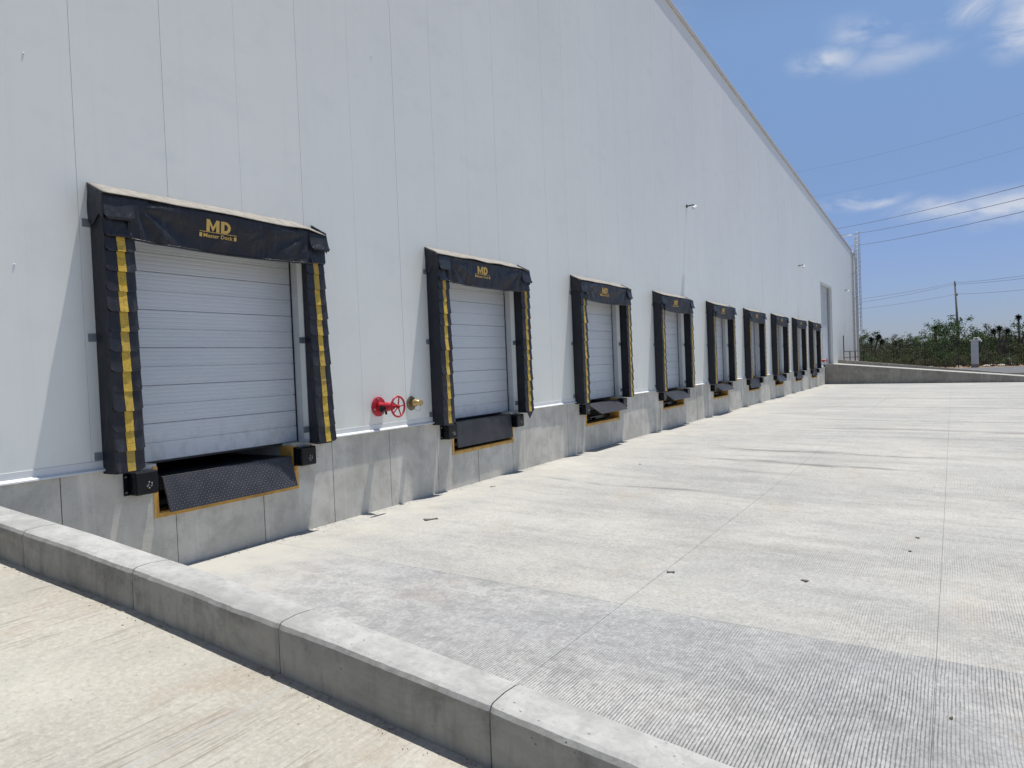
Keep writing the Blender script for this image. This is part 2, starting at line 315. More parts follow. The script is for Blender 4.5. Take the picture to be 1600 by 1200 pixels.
# ------------------------------------------------------------------ geometry helpers
class MB:
    def __init__(s): s.v = []; s.f = []
    def add(s, vs, fs):
        o = len(s.v); s.v += [tuple(p) for p in vs]; s.f += [tuple(i + o for i in f) for f in fs]; return s
    def box(s, a, b):
        (x0, y0, z0), (x1, y1, z1) = a, b
        return s.add([(x0, y0, z0), (x1, y0, z0), (x1, y1, z0), (x0, y1, z0), (x0, y0, z1), (x1, y0, z1), (x1, y1, z1), (x0, y1, z1)],
                     [(3, 2, 1, 0), (4, 5, 6, 7), (0, 1, 5, 4), (1, 2, 6, 5), (2, 3, 7, 6), (3, 0, 4, 7)])
    def bbox(s, a, b, r=.01):
        """box with chamfered edges"""
        c = [(a[i] + b[i]) / 2 for i in range(3)]; h = [abs(b[i] - a[i]) / 2 for i in range(3)]
        r = min(r, *[k * .49 for k in h]); vs = []; idx = {}
        for sx in (-1, 1):
            for sy in (-1, 1):
                for sz in (-1, 1):
                    for ax in range(3):
                        p = [sx * (h[0] - r), sy * (h[1] - r), sz * (h[2] - r)]; q = (sx, sy, sz)
                        p[ax] = q[ax] * h[ax]; idx[(sx, sy, sz, ax)] = len(vs); vs.append([c[i] + p[i] for i in range(3)])
        fs = []
        for ax in range(3):
            u, w = (ax + 1) % 3, (ax + 2) % 3
            for sg in (-1, 1):
                def k(a1, a2):
                    q = [0, 0, 0]; q[ax] = sg; q[u] = a1; q[w] = a2; return idx[(*q, ax)]
                f = [k(-1, -1), k(1, -1), k(1, 1), k(-1, 1)]; fs.append(f if sg > 0 else f[::-1])
            for a1 in (-1, 1):
                for a2 in (-1, 1):      # edge along ax
                    def k2(e, which):
                        q = [0, 0, 0]; q[ax] = e; q[u] = a1; q[w] = a2; return idx[(*q, which)]
                    f = [k2(-1, u), k2(1, u), k2(1, w), k2(-1, w)]; fs.append(f if a1 * a2 < 0 else f[::-1])
        for sx in (-1, 1):
            for sy in (-1, 1):
                for sz in (-1, 1):
                    f = [idx[(sx, sy, sz, 0)], idx[(sx, sy, sz, 1)], idx[(sx, sy, sz, 2)]]; fs.append(f if sx * sy * sz > 0 else f[::-1])
        return s.add(vs, fs)
    def tube(s, pts, r, n=8, cap=True):
        pts = [Vector(p) for p in pts]; rs = r if isinstance(r, (list, tuple)) else [r] * len(pts); base = len(s.v)
        for i, p in enumerate(pts):
            d = (pts[min(i + 1, len(pts) - 1)] - pts[max(i - 1, 0)]).normalized()
            a = d.cross(Vector((0, 0, 1)) if abs(d.z) < .9 else Vector((1, 0, 0))).normalized(); b = d.cross(a)
            for k in range(n):
                t = 2 * math.pi * k / n; s.v.append(tuple(p + (a * math.cos(t) + b * math.sin(t)) * rs[i]))
        for i in range(len(pts) - 1):
            for k in range(n):
                s.f.append((base + i * n + k, base + i * n + (k + 1) % n, base + (i + 1) * n + (k + 1) % n, base + (i + 1) * n + k))
        if cap:
            s.f.append(tuple(base + k for k in range(n))[::-1]); e = base + (len(pts) - 1) * n; s.f.append(tuple(e + k for k in range(n)))
        return s
    def ring(s, c, R, r, axis='x', n=28, m=8):
        base = len(s.v)
        for i in range(n):
            t = 2 * math.pi * i / n
            for k in range(m):
                u = 2 * math.pi * k / m; rr = R + r * math.cos(u); h = r * math.sin(u)
                if axis == 'x': s.v.append((c[0] + h, c[1] + rr * math.cos(t), c[2] + rr * math.sin(t)))
                else: s.v.append((c[0] + rr * math.cos(t), c[1] + rr * math.sin(t), c[2] + h))
        for i in range(n):
            for k in range(m):
                s.f.append((base + i * m + k, base + ((i + 1) % n) * m + k, base + ((i + 1) % n) * m + (k + 1) % m, base + i * m + (k + 1) % m))
        return s
    def grid(s, fn, nu, nv):
        base = len(s.v)
        for i in range(nu + 1):
            for j in range(nv + 1): s.v.append(tuple(fn(i / nu, j / nv)))
        w = nv + 1
        for i in range(nu):
            for j in range(nv): s.f.append((base + i * w + j, base + (i + 1) * w + j, base + (i + 1) * w + j + 1, base + i * w + j + 1))
        return s
    def mesh(s, name, mat, smooth=False):
        me = bpy.data.meshes.new(name); me.from_pydata(s.v, [], s.f); me.update()
        if mat: me.materials.append(mat)
        if smooth: me.polygons.foreach_set('use_smooth', [True] * len(me.polygons))
        return me
    def obj(s, name, mat, parent=None, smooth=False, fix=True):
        me = s.mesh(name, mat, smooth)
        if fix: fixn(me)
        return link(name, me, parent)
def fixn(me):
    import bmesh
    bm = bmesh.new(); bm.from_mesh(me); bmesh.ops.recalc_face_normals(bm, faces=bm.faces); bm.to_mesh(me); bm.free()
def link(name, data, parent=None, loc=None):
    o = bpy.data.objects.new(name, data); COL.objects.link(o)
    if parent is not None: o.parent = parent
    if loc is not None: o.location = loc
    return o
def tag(o, label=None, cat=None, group=None, kind=None):
    if label: o['label'] = label
    if cat: o['category'] = cat
    if group: o['group'] = group
    if kind: o['kind'] = kind
    return o
def thing(name, label, cat, loc=(0, 0, 0), group=None):
    return tag(link(name, None, None, loc), label, cat, group)
def copy_tree(o, parent=None):
    c = o.copy(); COL.objects.link(c)
    if parent is not None: c.parent = parent
    for ch in list(o.children): copy_tree(ch, c)
    return c
def interp(tab, x):
    if x <= tab[0][0]: return tab[0][1] + (x - tab[0][0]) * (tab[1][1] - tab[0][1]) / (tab[1][0] - tab[0][0])
    for (a, b), (c, d) in zip(tab, tab[1:]):
        if x <= c: return b + (d - b) * (x - a) / (c - a)
    return tab[-1][1]

# ------------------------------------------------------------------ levels
DOCK_L = [4.69, 10.80, 16.74, 22.64, 28.58, 34.48, 40.40, 46.30, 52.16]
def yard_z(x, y): return -min(max(x, 0), 16) * interp([(0, .033), (14, .033), (24, .018), (50, .010), (60, .010)], y)
KT = [(0, 1.43), (1.44, 1.325), (2.83, 1.20), (4.0, 1.075), (5.6, .89), (6.5, .765), (7.4, .63), (8.5, .48), (10, .28), (13, -.08), (16, -.15)]   # kerb top
RT = [(0, 1.20), (2.02, 1.00), (3.65, .845), (5.0, .675), (6.32, .50), (7.4, .36), (8.5, .23), (10, .05), (13, -.30), (16, -.40)]     # ramp
def far_top(x): return max(1.54 - .105 * x, .02)
def roof_z(y): return 16.0 - .05 * abs(y) if y < 0 else 16.0 - .0505 * y

# ------------------------------------------------------------------ land, yard, ramps
land = MB().grid(lambda u, v: (-3000 + 6000 * u, -3000 + 9000 * v, -1.8), 4, 4).obj('ground', M['soil']); tag(land, kind='structure')
def terr(u, v):
    x = -400 + 800 * u; y = 66.45 + (v ** 2.2) * 5000
    z = .22 + (.12 * noise.noise((x * .05, y * .05, 0)) if y > 92 else 0)
    return (x, y, z)
tag(MB().grid(terr, 60, 60).obj('scrubland', M['soil'], fix=False), kind='structure')
def asp(u, v):
    return (3 + 60 * u, 66.6 + v * 21.5, .235)
tag(MB().grid(asp, 2, 2).obj('road', M['asphalt'], fix=False), kind='structure')

yard = MB().grid(lambda u, v: (u * 16.5, 2.9 + v * 56.2, yard_z(u * 16.5, 2.9 + v * 56.2) - .035), 60, 60).obj('yard', M['yard_base'], fix=False); tag(yard, kind='structure')
YX = [.0, 5.27, 8.05, 10.8, 13.6, 16.4]  # outer edge, out of view, drawn in to cut ground bounce high on the wall
YY = [2.95, 6.93, 13.85, 23.1, 32.3, 41.5, 50.7, 59.0]
for j in range(len(YY) - 1):
    for i in range(len(YX) - 1):
        g = .0016
        x0, x1, y0, y1 = YX[i] + g, YX[i + 1] - g, YY[j] + g, YY[j + 1] - g
        if i == 0: x0 = 0.0
        m = MB(); dz = random.uniform(-.0015, .0015)
        nx, ny = (6, 12)
        m.grid(lambda u, v: (x0 + (x1 - x0) * u, y0 + (y1 - y0) * v, yard_z(x0 + (x1 - x0) * u, y0 + (y1 - y0) * v) + dz), nx, ny)
        for (a, b) in (((x0, y0), (x1, y0)), ((x1, y0), (x1, y1)), ((x1, y1), (x0, y1)), ((x0, y1), (x0, y0))):
            za, zb = yard_z(*a) + dz, yard_z(*b) + dz
            m.add([(*a, za), (*b, zb), (*b, zb - .03), (*a, za - .03)], [(0, 1, 2, 3)])
        m.obj('paving_slab', M['yard_near'] if j == 0 else M['yard'], yard, fix=False)
rampo = MB().grid(lambda u, v: (-.02 + u * 16.5, -18 + v * 20.80, interp(RT, -.02 + u * 16.5)), 66, 24).obj('ramp', M['ramp'], fix=False); tag(rampo, kind='structure')
fr = MB().grid(lambda u, v: (-.02 + u * 42, 59.2 + v * 7.0, far_top(u * 42) - .10), 42, 6).obj('far_ramp', M['yard']); tag(fr, kind='structure')

def kerb_wall(name, label, cat, y0, y1, topf, botf, joints, mat, rough, near):
    root = thing(name, label, cat, (joints[0], y0, 0))
    for a, b in zip(joints, joints[1:]):
        g = .003; n = 72 if near else 4; pa, pb = a + g, b - g
        # profile in (y, depth below top): front bottom, front, chamfer, top, back
        ch = .034 if near else .012
        prof = [(y0, None), (y0, .12), (y0 + .002, ch), (y0 + ch * .45, ch * .35), (y0 + ch * 1.3, .003), ((y0 + y1) / 2, -.004), (y1 - ch, .002), (y1 - ch * .3, ch * .3), (y1, ch), (y1, None)]
        if near: prof = [prof[0], (y0, .2), prof[1], (y0, .07)] + prof[2:]
        m = MB(); base = 0; K = len(prof)
        for i in range(n + 1):
            x = pa + (pb - pa) * i / n; e = min(i, n - i) / n
            tz = topf(x); bz = botf(x)
            for k, (y, d) in enumerate(prof):
                z = bz if d is None else max(tz - d, bz)
                if rough and d is not None:
                    q = noise.noise((x * 1.7, y * 3, z * 3)) * .004 + noise.noise((x * 7, y * 9, z * 9)) * .0025 + noise.noise((x * 23, y * 18, z * 18)) * .0018 - .012 * max(0, noise.noise((x * 3.3, 7, z)) - .42)
                    amt = 1.0 if .0 <= d <= .06 else .45
                    y += q * amt * (1 if k < K / 2 else -1); z += q * .8 * amt
                    if 3 < k < 7: z += noise.noise((x * 2.5, 5, y * 4)) * .003
                    if (i == 0 or i == n): 
                        y += .008 if k < K / 2 else 0; z -= .002
                m.v.append((x, y, z))
        for i in range(n):
            for k in range(K - 1): m.f.append((i * K + k, (i + 1) * K + k, (i + 1) * K + k + 1, i * K + k + 1))
        m.f.append(tuple(range(K))); m.f.append(tuple(n * K + k for k in range(K))[::-1])
        o = m.obj('wall_segment', mat, None, fix=True); o.parent = root; o.matrix_parent_inverse = Matrix.Translation((-joints[0], -y0, 0))
    return root
kj = [0.01, 1.03, 2.36, 3.70, 5.04, 6.40, 7.75, 9.1, 10.45, 11.8, 13.1]
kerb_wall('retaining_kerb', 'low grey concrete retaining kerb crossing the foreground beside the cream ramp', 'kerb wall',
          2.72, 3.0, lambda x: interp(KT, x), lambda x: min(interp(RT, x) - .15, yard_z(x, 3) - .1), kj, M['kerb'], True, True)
kerb_wall('retaining_wall', 'brownish grey concrete retaining wall closing the far end of the truck yard', 'retaining wall',
          58.98, 59.22, far_top, lambda x: -.5, [.02] + [1.0 + 1.34 * i for i in range(18)], M['farwall'], False, False)
kerb_wall('far_kerb', 'thin pale concrete kerb beyond the far ramp, behind the far retaining wall', 'kerb wall',
          66.2, 66.45, lambda x: max(1.74 - .122 * x, .30), lambda x: -.5, [.02] + [1.0 + 1.34 * i for i in range(22)], M['farwall'], False, False)

# ------------------------------------------------------------------ the warehouse
wh = thing('warehouse', 'long white steel warehouse with a sloping roofline, grey concrete base and nine loading docks', 'warehouse', (0, 0, 0))
DO = [(L + .20, L + 3.09, 4.14) for L in DOCK_L]      # dock openings y0, y1, top
RD = (58.0, 63.2, 7.42)                                # roller door
OPEN = DO + [RD]
PW, P0 = 1.10, 4.57
k0, k1 = -17, 70
seams = [P0 + PW * k for k in range(k0, k1 + 1)]
Y_END = 81.6
seams = [s for s in seams if s < Y_END - .2] + [Y_END]
for a, b in zip(seams, seams[1:]):
    g = .0028; a1, b1 = a + g, b - g
    cuts = sorted({a1, b1} | {q for o in OPEN for q in o[:2] if a1 < q < b1}); m = MB()
    for c, d in zip(cuts, cuts[1:]):
        mid = (c + d) / 2; zb = 1.335
        for o in OPEN:
            if o[0] < mid < o[1]: zb = o[2]
        zc, zd = roof_z(c) - .02, roof_z(d) - .02
        m.add([(-.10, c, zb), (0, c, zb), (0, d, zb), (-.10, d, zb), (-.10, c, zc), (0, c, zc), (0, d, zd), (-.10, d, zd)],
              [(3, 2, 1, 0), (4, 5, 6, 7), (0, 1, 5, 4), (1, 2, 6, 5), (2, 3, 7, 6), (3, 0, 4, 7)])
    dx = random.uniform(-.0012, .0012)
    o = m.obj('wall_panel', M['panel'], wh, fix=False); o.location = (dx, 0, 0)
mj = MB()
for s_ in seams[1:-1]:
    zb = 1.34
    for o in OPEN:
        if o[0] - .02 < s_ < o[1] + .02: zb = o[2] + .01
    mj.box((-.03, s_ - .012, zb), (-.0045, s_ + .012, roof_z(s_) - .05))
tag(mj.obj('panel_joint', M['joint'], wh), kind='stuff')
# dents and screw heads that catch the light
for (y, z) in ((9.55, 7.56), (13.29, 8.56), (20.85, 9.15), (4.09, 5.75), (3.89, 3.54), (14.44, 9.15)):
    MB().tube([(.0, y, z), (.004, y, z), (.008, y, z)], [.012, .010, .004], 8).obj('screw_cap', M['white'], wh, True)
# roof, trim, far end wall, core
YS = [-14.2, 0, Y_END]
m = MB()
for a, b in zip(YS, YS[1:]):
    m.add([(-46, a, roof_z(a)), (.02, a, roof_z(a)), (.02, b, roof_z(b)), (-46, b, roof_z(b)), (-46, a, roof_z(a) + .06), (.02, a, roof_z(a) + .06), (.02, b, roof_z(b) + .06), (-46, b, roof_z(b) + .06)],
          [(3, 2, 1, 0), (4, 5, 6, 7), (0, 1, 5, 4), (1, 2, 6, 5), (2, 3, 7, 6), (3, 0, 4, 7)])
m.obj('roof', M['trim'], wh)
for a, b in [(-14.2, 0)] + [(i * 6.0, min((i + 1) * 6.0, Y_END)) for i in range(14)]:
    b -= .006; m = MB()
    pr = [(.001, -.06), (.045, -.10), (.050, -.095), (.060, .07), (.05, .10), (-.30, .10), (-.30, .062), (.021, .062), (.012, -.055)]
    n = len(pr)
    for y in (a, b):
        for (x, dz) in pr: m.v.append((x, y, roof_z(y) + dz))
    for k in range(n): m.f.append((k, (k + 1) % n, n + (k + 1) % n, n + k))
    m.f.append(tuple(range(n))); m.f.append(tuple(range(n, 2 * n))[::-1])
    m.obj('roof_trim', M['trim'], wh)
m = MB().box((-46, -14.1, -.5), (-1.62, Y_END - .02, 11.2)); m.obj('inner_core', M['inner'], wh)
m = MB()
m.add([(-1.6, -14.2, 1), (-.11, -14.2, 1), (-.11, -14.2, 15), (-1.6, -14.2, 15)], [(0, 1, 2, 3)])
m.add([(-45.9, Y_END, .1), (0, Y_END, .1), (0, Y_END, roof_z(Y_END)), (-45.9, Y_END, roof_z(Y_END))], [(0, 1, 2, 3)])
m.obj('end_wall', M['panel'], wh)
m = MB(); m.box((-.02, Y_END - .0, 1.35), (.02, Y_END + .03, roof_z(Y_END))); m.obj('corner_trim', M['trim'], wh)
# foundation of cast panels with a joint every 1.34 m, cut round the leveller pits
pits = [(L + .64, L + 2.79) for L in DOCK_L]
fj = [5.56 + 1.34 * k for k in range(-15, 41)]
fj = [y for y in fj if y < 58.4] + [58.97]
for a, b in zip(fj, fj[1:]):
    g = .006; a1, b1 = a + g, b - g; m = MB()
    cuts = sorted({a1, b1} | {q for o in pits for q in o if a1 < q < b1})
    for c, d in zip(cuts, cuts[1:]):
        mid = (c + d) / 2; top = 1.298
        for o in pits:
            if o[0] < mid < o[1]: top = .70
        m.box((-.30, c, -1), (0, d, top))
    dx = random.uniform(-.004, .004)
    o = m.obj('foundation_block', M['foundation'], wh, fix=False); o.location = (dx, 0, 0)
m = MB()
for s_ in fj[1:-1]: m.box((-.05, s_ - .012, -.9), (-.014, s_ + .012, .69))
for s_ in fj[1:-1]:
    if not any(o[0] - .02 < s_ < o[1] + .02 for o in pits): m.box((-.05, s_ - .012, .69), (-.014, s_ + .012, 1.295))
tag(m.obj('foundation_joint', M['fjoint'], wh), kind='stuff')
# floor strip behind the openings, between the pits
m = MB(); edges = [-14.0]
for o in pits: edges += [o[0], o[1]]
edges.append(59)
for i in range(0, len(edges), 2): m.box((-1.6, edges[i], .2), (-.301, edges[i + 1], 1.276))
m.obj('dock_floor', M['foundation'], wh)
# base flashing between the shelters, split in lengths
fl = []
prev = -14.0
for L in DOCK_L + [None]:
    e = L + .19 if L is not None else 57.98
    n = max(1, round((e - prev) / 2.9)); st = (e - prev) / n
    fl += [(prev + st * i, prev + st * (i + 1) - .004) for i in range(n)]
    prev = L + 3.10 if L is not None else None
for a, b in fl:
    pr = [(.0005, 1.42), (.006, 1.418), (.007, 1.345), (.044, 1.322), (.046, 1.306), (.043, 1.304), (.041, 1.318), (.0005, 1.338)]
    n = len(pr); m = MB()
    for y in (a, b):
        for (x, z) in pr: m.v.append((x, y, z))
    for k in range(n): m.f.append((k, (k + 1) % n, n + (k + 1) % n, n + k))
    m.f.append(tuple(range(n))); m.f.append(tuple(range(n, 2 * n))[::-1])
    m.obj('base_flashing', M['flash'], wh)

# sectional doors: part dock_door > sub-part door_section
SEC_H = .468
def section_mesh():
    pr = []; z = 0
    def P(dx, zz): pr.append((-.24 + dx, zz))
    P(-.022, .0015); P(-.004, .004); P(0, .010)
    def ribs(za, zb, n):
        st = (zb - za) / n
        for i in range(n):
            q = za + i * st; P(0, q + st * .30); P(-.0018, q + st * .42); P(-.0018, q + st * .58); P(0, q + st * .70)
    ribs(.014, .222, 4)
    P(0, .226); P(-.012, .232); P(-.012, .240); P(0, .246)
    ribs(.250, .452, 4)
    P(0, .456); P(-.005, .463); P(-.024, .4665)
    m = MB(); n = len(pr)
    for y in (.0, 2.86):
        for (x, z) in pr: m.v.append((x, y, z))
    for k in range(n - 1): m.f.append((k, k + 1, n + k + 1, n + k))
    m.box((-.275, .0, 0), (-.262, 2.86, SEC_H - .001))
    me = m.mesh('door_section', M['door']); fixn(me); return me
sec_me = section_mesh()
for L in DOCK_L:
    d = link('dock_door', None, wh, (0, L + .215, 1.30))
    for i in range(6): link('door_section', sec_me, d, (random.uniform(-.001, .001), 0, i * SEC_H))
    MB().box((-.27, .0, -.022), (-.238, 2.86, .0)).obj('bottom_seal', M['rubber'], d)
    MB().box((-.236, 2.856, -.01), (-.226, 2.874, 2.83)).obj('side_seal_or_gap', M['rubber'], d); MB().box((-.236, 0, -.01), (-.222, .03, 2.83)).obj('side_seal_or_gap', M['rubber'], d)
    # white steel jamb lining the opening
    fm = link('door_jamb', MB().box((-.30, -.035, -.022), (-.002, -.016, 2.84)).box((-.30, 2.876, -.022), (-.002, 2.893, 2.84)).box((-.30, -.016, 2.815), (-.002, 2.876, 2.838)).mesh('door_jamb', M['cream']), wh, (0, L + .215, 1.30))
    m = MB().box((-1.6, L + .23, 1.20 + .9), (-.31, L + 3.06, 4.3)); m.obj('inner_lintel', M['inner'], wh)
    # pit: near-black boxes, the shade inside put into their colour
    a, b = L + .64, L + 2.79
    m = MB().box((-1.6, a - .02, .60), (-.302, b + .02, .699)).box((-1.6, a - .03, .7), (-.302, a - .001, 1.27)).box((-1.6, b + .001, .7), (-.302, b + .03, 1.27)).box((-1.61, a, .7), (-1.58, b, 2.1))
    m.obj('leveller_pit', M['pit'], wh)
# roller door in the far part
rd = link('roller_door', None, wh, (0, 0, 0))
m = MB(); n = 74; z0 = 1.40; st = (RD[2] - z0) / n; v = []
for i in range(n):
    z = z0 + st * i
    v += [(-.30, z), (-.272, z + st * .2), (-.265, z + st * .5), (-.272, z + st * .8)]
v.append((-.30, RD[2]))
for y in (RD[0], RD[1]):
    for (x, z) in v: m.v.append((x, y, z))
for k in range(len(v) - 1): m.f.append((k, k + 1, len(v) + k + 1, len(v) + k))
tag(m.obj('shutter_slat', M['door'], rd), kind='stuff')
MB().box((-.34, RD[1] - .16, 1.4), (-.262, RD[1], RD[2])).obj('side_seal_or_gap', M['rubber'], rd)  # black strip standing in for the shaded gap beside the shutter
MB().box((-.36, RD[1] + .002, 1.3), (.03, RD[1] + .14, RD[2] + .14)).box((-.36, RD[0] - .14, 1.3), (.03, RD[0] - .002, RD[2] + .14)).box((-.36, RD[0], RD[2] + .002), (.03, RD[1], RD[2] + .14)).obj('door_frame', M['cream'], rd)
# downpipes at the far corner
for y, top in ((77.9, 12.0), (80.9, 11.9)):
    p = MB().tube([(.10, y, 1.5), (.10, y, top - .3), (.04, y, top)], .065, 10).obj('downpipe', M['galv'], wh, True)
    m = MB()
    for z in (2.6, 4.4, 6.2, 8.0, 9.8, 11.4): m.box((.0, y - .09, z), (.175, y + .09, z + .07))
    m.obj('pipe_clip', M['galv'], p)

# ------------------------------------------------------------------ dock shelters
def wobble(p, a, seed=0):
    q = Vector(p) * 4.0
    return (p[0] + a * noise.noise((q.x + seed, q.y, q.z * .6)), p[1] + a * .8 * noise.noise((q.x, q.y + 9 + seed, q.z * .6)), p[2])
def prism_z(poly, z0, z1, nz, a, seed):
    m = MB(); n = len(poly)
    for j in range(nz + 1):
        z = z0 + (z1 - z0) * j / nz
        for (x, y) in poly:
            p = (x, y, z); w = wobble(p, a if x > .02 else 0, seed); m.v.append((w[0], w[1], z))
    for j in range(nz):
        for k in range(n): m.f.append((j * n + k, j * n + (k + 1) % n, (j + 1) * n + (k + 1) % n, (j + 1) * n + k))
    m.f.append(tuple(range(n))[::-1]); m.f.append(tuple(nz * n + k for k in range(n)))
    return m
def sheet(w, h, curl, t=.006, nu=8, nv=6, seed=0, rc=.03, amp=.006):
    """hanging rubber flap: origin at top left, y to the right, z down; curls outward (+x) at the foot, round lower corners"""
    rnd = random.Random(seed); a, b, c = [rnd.uniform(-1, 1) for _ in range(3)]
    def pt(u, v, off):
        y = u * w; z = -v * h
        x = curl * v ** 1.6 + amp * math.sin(u * 3.1 + a * 3) * v + .012 * b * v * (u - .5)
        if v > .8: 
            e = min(u, 1 - u) * w; k = max(0, rc - e) / rc; z += rc * (1 - math.sqrt(max(0, 1 - k * k))) * (v - .8) / .2
        y += .006 * c * v
        return (x + off, y, z)
    m = MB(); base = 0
    m.grid(lambda u, v: pt(u, v, t), nu, nv); m.grid(lambda u, v: pt(u, v, 0), nu, nv)
    W_ = nv + 1; N = (nu + 1) * W_
    rim = [i * W_ for i in range(nu + 1)] + [nu * W_ + j for j in range(1, nv + 1)] + [i * W_ + nv for i in range(nu - 1, -1, -1)] + [j for j in range(nv - 1, 0, -1)]
    for i in range(len(rim)):
        p, q = rim[i], rim[(i + 1) % len(rim)]; m.f.append((p, q, q + N, p + N))
    return m, pt
FLAPS = []
for s_ in range(5):
    m, pt = sheet(.348, .262, .014 + .004 * (s_ % 3), seed=s_ * 3 + 1, amp=.003 + .003 * (s_ % 2))
    me = m.mesh('wear_flap', M['flap']); fixn(me)
    ms = MB()
    ms.grid(lambda u, v: (lambda q: (q[0] + .0012, q[1], q[2]))(pt(.385 + u * .275, .02 + v * .975, .006)), 4, 6)
    ms.grid(lambda u, v: (lambda q: (q[0] + .0036, q[1], q[2]))(pt(.385 + u * .275, .02 + v * .975, .006)), 4, 6)
    W_ = 7; N = 35; rim = [i * W_ for i in range(5)] + [4 * W_ + j for j in range(1, 7)] + [i * W_ + 6 for i in range(3, -1, -1)] + [j for j in range(5, 0, -1)]
    for i in range(len(rim)): p, q = rim[i], rim[(i + 1) % len(rim)]; ms.f.append((p, q, q + N, p + N))
    st = ms.mesh('yellow_stripe', M['stripe']); fixn(st)
    FLAPS.append((me, st))
def text_mesh(name, body, size, width, bold, mat):
    cu = bpy.data.curves.new(name, 'FONT'); cu.body = body; cu.size = size; cu.align_x = 'CENTER'; cu.align_y = 'CENTER'; cu.extrude = .0012
    cu.offset = bold; cu.space_character = 1.02; cu.resolution_u = 4
    o = bpy.data.objects.new(name, cu); COL.objects.link(o)
    me = bpy.data.meshes.new_from_object(o); bpy.data.objects.remove(o)
    xs = [v.co.x for v in me.vertices]; w = max(xs) - min(xs); ys = [v.co.y for v in me.vertices]; cx = (max(xs) + min(xs)) / 2; cy = (max(ys) + min(ys)) / 2
    for v in me.vertices:      # to the plane of the curtain: x stays along y, y goes up
        x, y, z = v.co; v.co = (z, (x - cx) * width / w, y - cy)
    me.materials.clear(); me.materials.append(mat); return me
def block_letters():
    '''heavy M and D drawn as outlines, y across, z up, centred'''
    m = MB(); h = .074; t0, t1 = -.0006, .0012
    def slab(poly):
        n = len(poly); m.add([(t0, *p) for p in poly] + [(t1, *p) for p in poly], [tuple(range(n))[::-1], tuple(range(n, 2 * n))] + [(i, (i + 1) % n, n + (i + 1) % n, n + i) for i in range(n)])
    a, b, st = -.180, .010, .047; c = (a + b) / 2
    slab([(a, -h), (a + st, -h), (a + st, h), (a, h)]); slab([(b - st, -h), (b, -h), (b, h), (b - st, h)])
    slab([(a + st, h), (a + st, h - .062), (c, -h), (c, -h + .060)]); slab([(b - st, h), (c, -h + .060), (c, -h), (b - st, h - .062)])
    y0, y1 = .034, .180; n = 12; R1, R2 = h, h - .034; yc = y1 - .086
    slab([(y0, -h), (y0 + .050, -h), (y0 + .050, h), (y0, h)])
    out = [(yc, h)] + [(yc + .086 * math.sin(math.pi * k / n), R1 * math.cos(math.pi * k / n)) for k in range(1, n)] + [(yc, -h)]
    inn = [(yc, R2)] + [(yc + .042 * math.sin(math.pi * k / n), R2 * math.cos(math.pi * k / n)) for k in range(1, n)] + [(yc, -R2)]
    slab([(y0 + .050, h), (yc, h), (yc, R2), (y0 + .050, R2)][::-1]); slab([(y0 + .050, -R2), (yc, -R2), (yc, -h), (y0 + .050, -h)][::-1])
    for k in range(n): slab([out[k], out[k + 1], inn[k + 1], inn[k]])
    me = m.mesh('lettering', M['logo']); fixn(me); return me
logo_big = block_letters()
logo_small = text_mesh('lettering_line', 'Master Dock', .066, .43, .0009, M['logo'])
def curtain_x(y, z, seed):
    """front of the head curtain, local y 0..3.3"""
    s = math.sin(math.pi * min(max((y - .3) / 2.7, 0), 1)); t = (4.38 - z) / .5
    x = .292 - .045 * s * t
    # diagonal pull folds from the upper corners
    for (yc, sg) in ((.36, 1), (2.96, -1)):
        dy = (y - yc) * sg
        if dy > -.05:
            r = math.hypot(dy, 4.30 - z) + 1e-4; an = math.atan2(4.30 - z, max(dy, 1e-3))
            x += .026 * math.exp(-r * 1.3) * math.sin(an * 9 + seed) * min(1, r * 4)
    calm = 1 - .85 * math.exp(-((y - 1.47) / .42) ** 2 - ((z - 4.16) / .16) ** 2)
    x += (.014 * noise.noise((y * 2.1, z * 3, seed)) + .006 * noise.noise((y * 7, z * 9, seed))) * calm * min(1, max(0, t) * 6 + .15)
    return x
BRK = [(-.09, 4.075), (-.09, 2.80), (-.09, 1.47)]
def bracket(y, z, s=1):
    m = MB(); m.box((.001, min(y, y + .15 * s), z - .045), (.006, max(y, y + .15 * s), z + .045)); q = y + .15 * s
    m.box((.006, min(q - .006 * s, q), z - .045), (.055, max(q - .006 * s, q), z + .045))
    m.tube([(.006, y + .05 * s, z), (.014, y + .05 * s, z)], .011, 6); m.tube([(.006, y + .10 * s, z), (.014, y + .10 * s, z)], .011, 6)
    return m
ORD = ['nearest', 'second nearest', 'third nearest', 'fourth nearest', 'fifth nearest', 'sixth nearest', 'third farthest', 'second farthest', 'farthest']
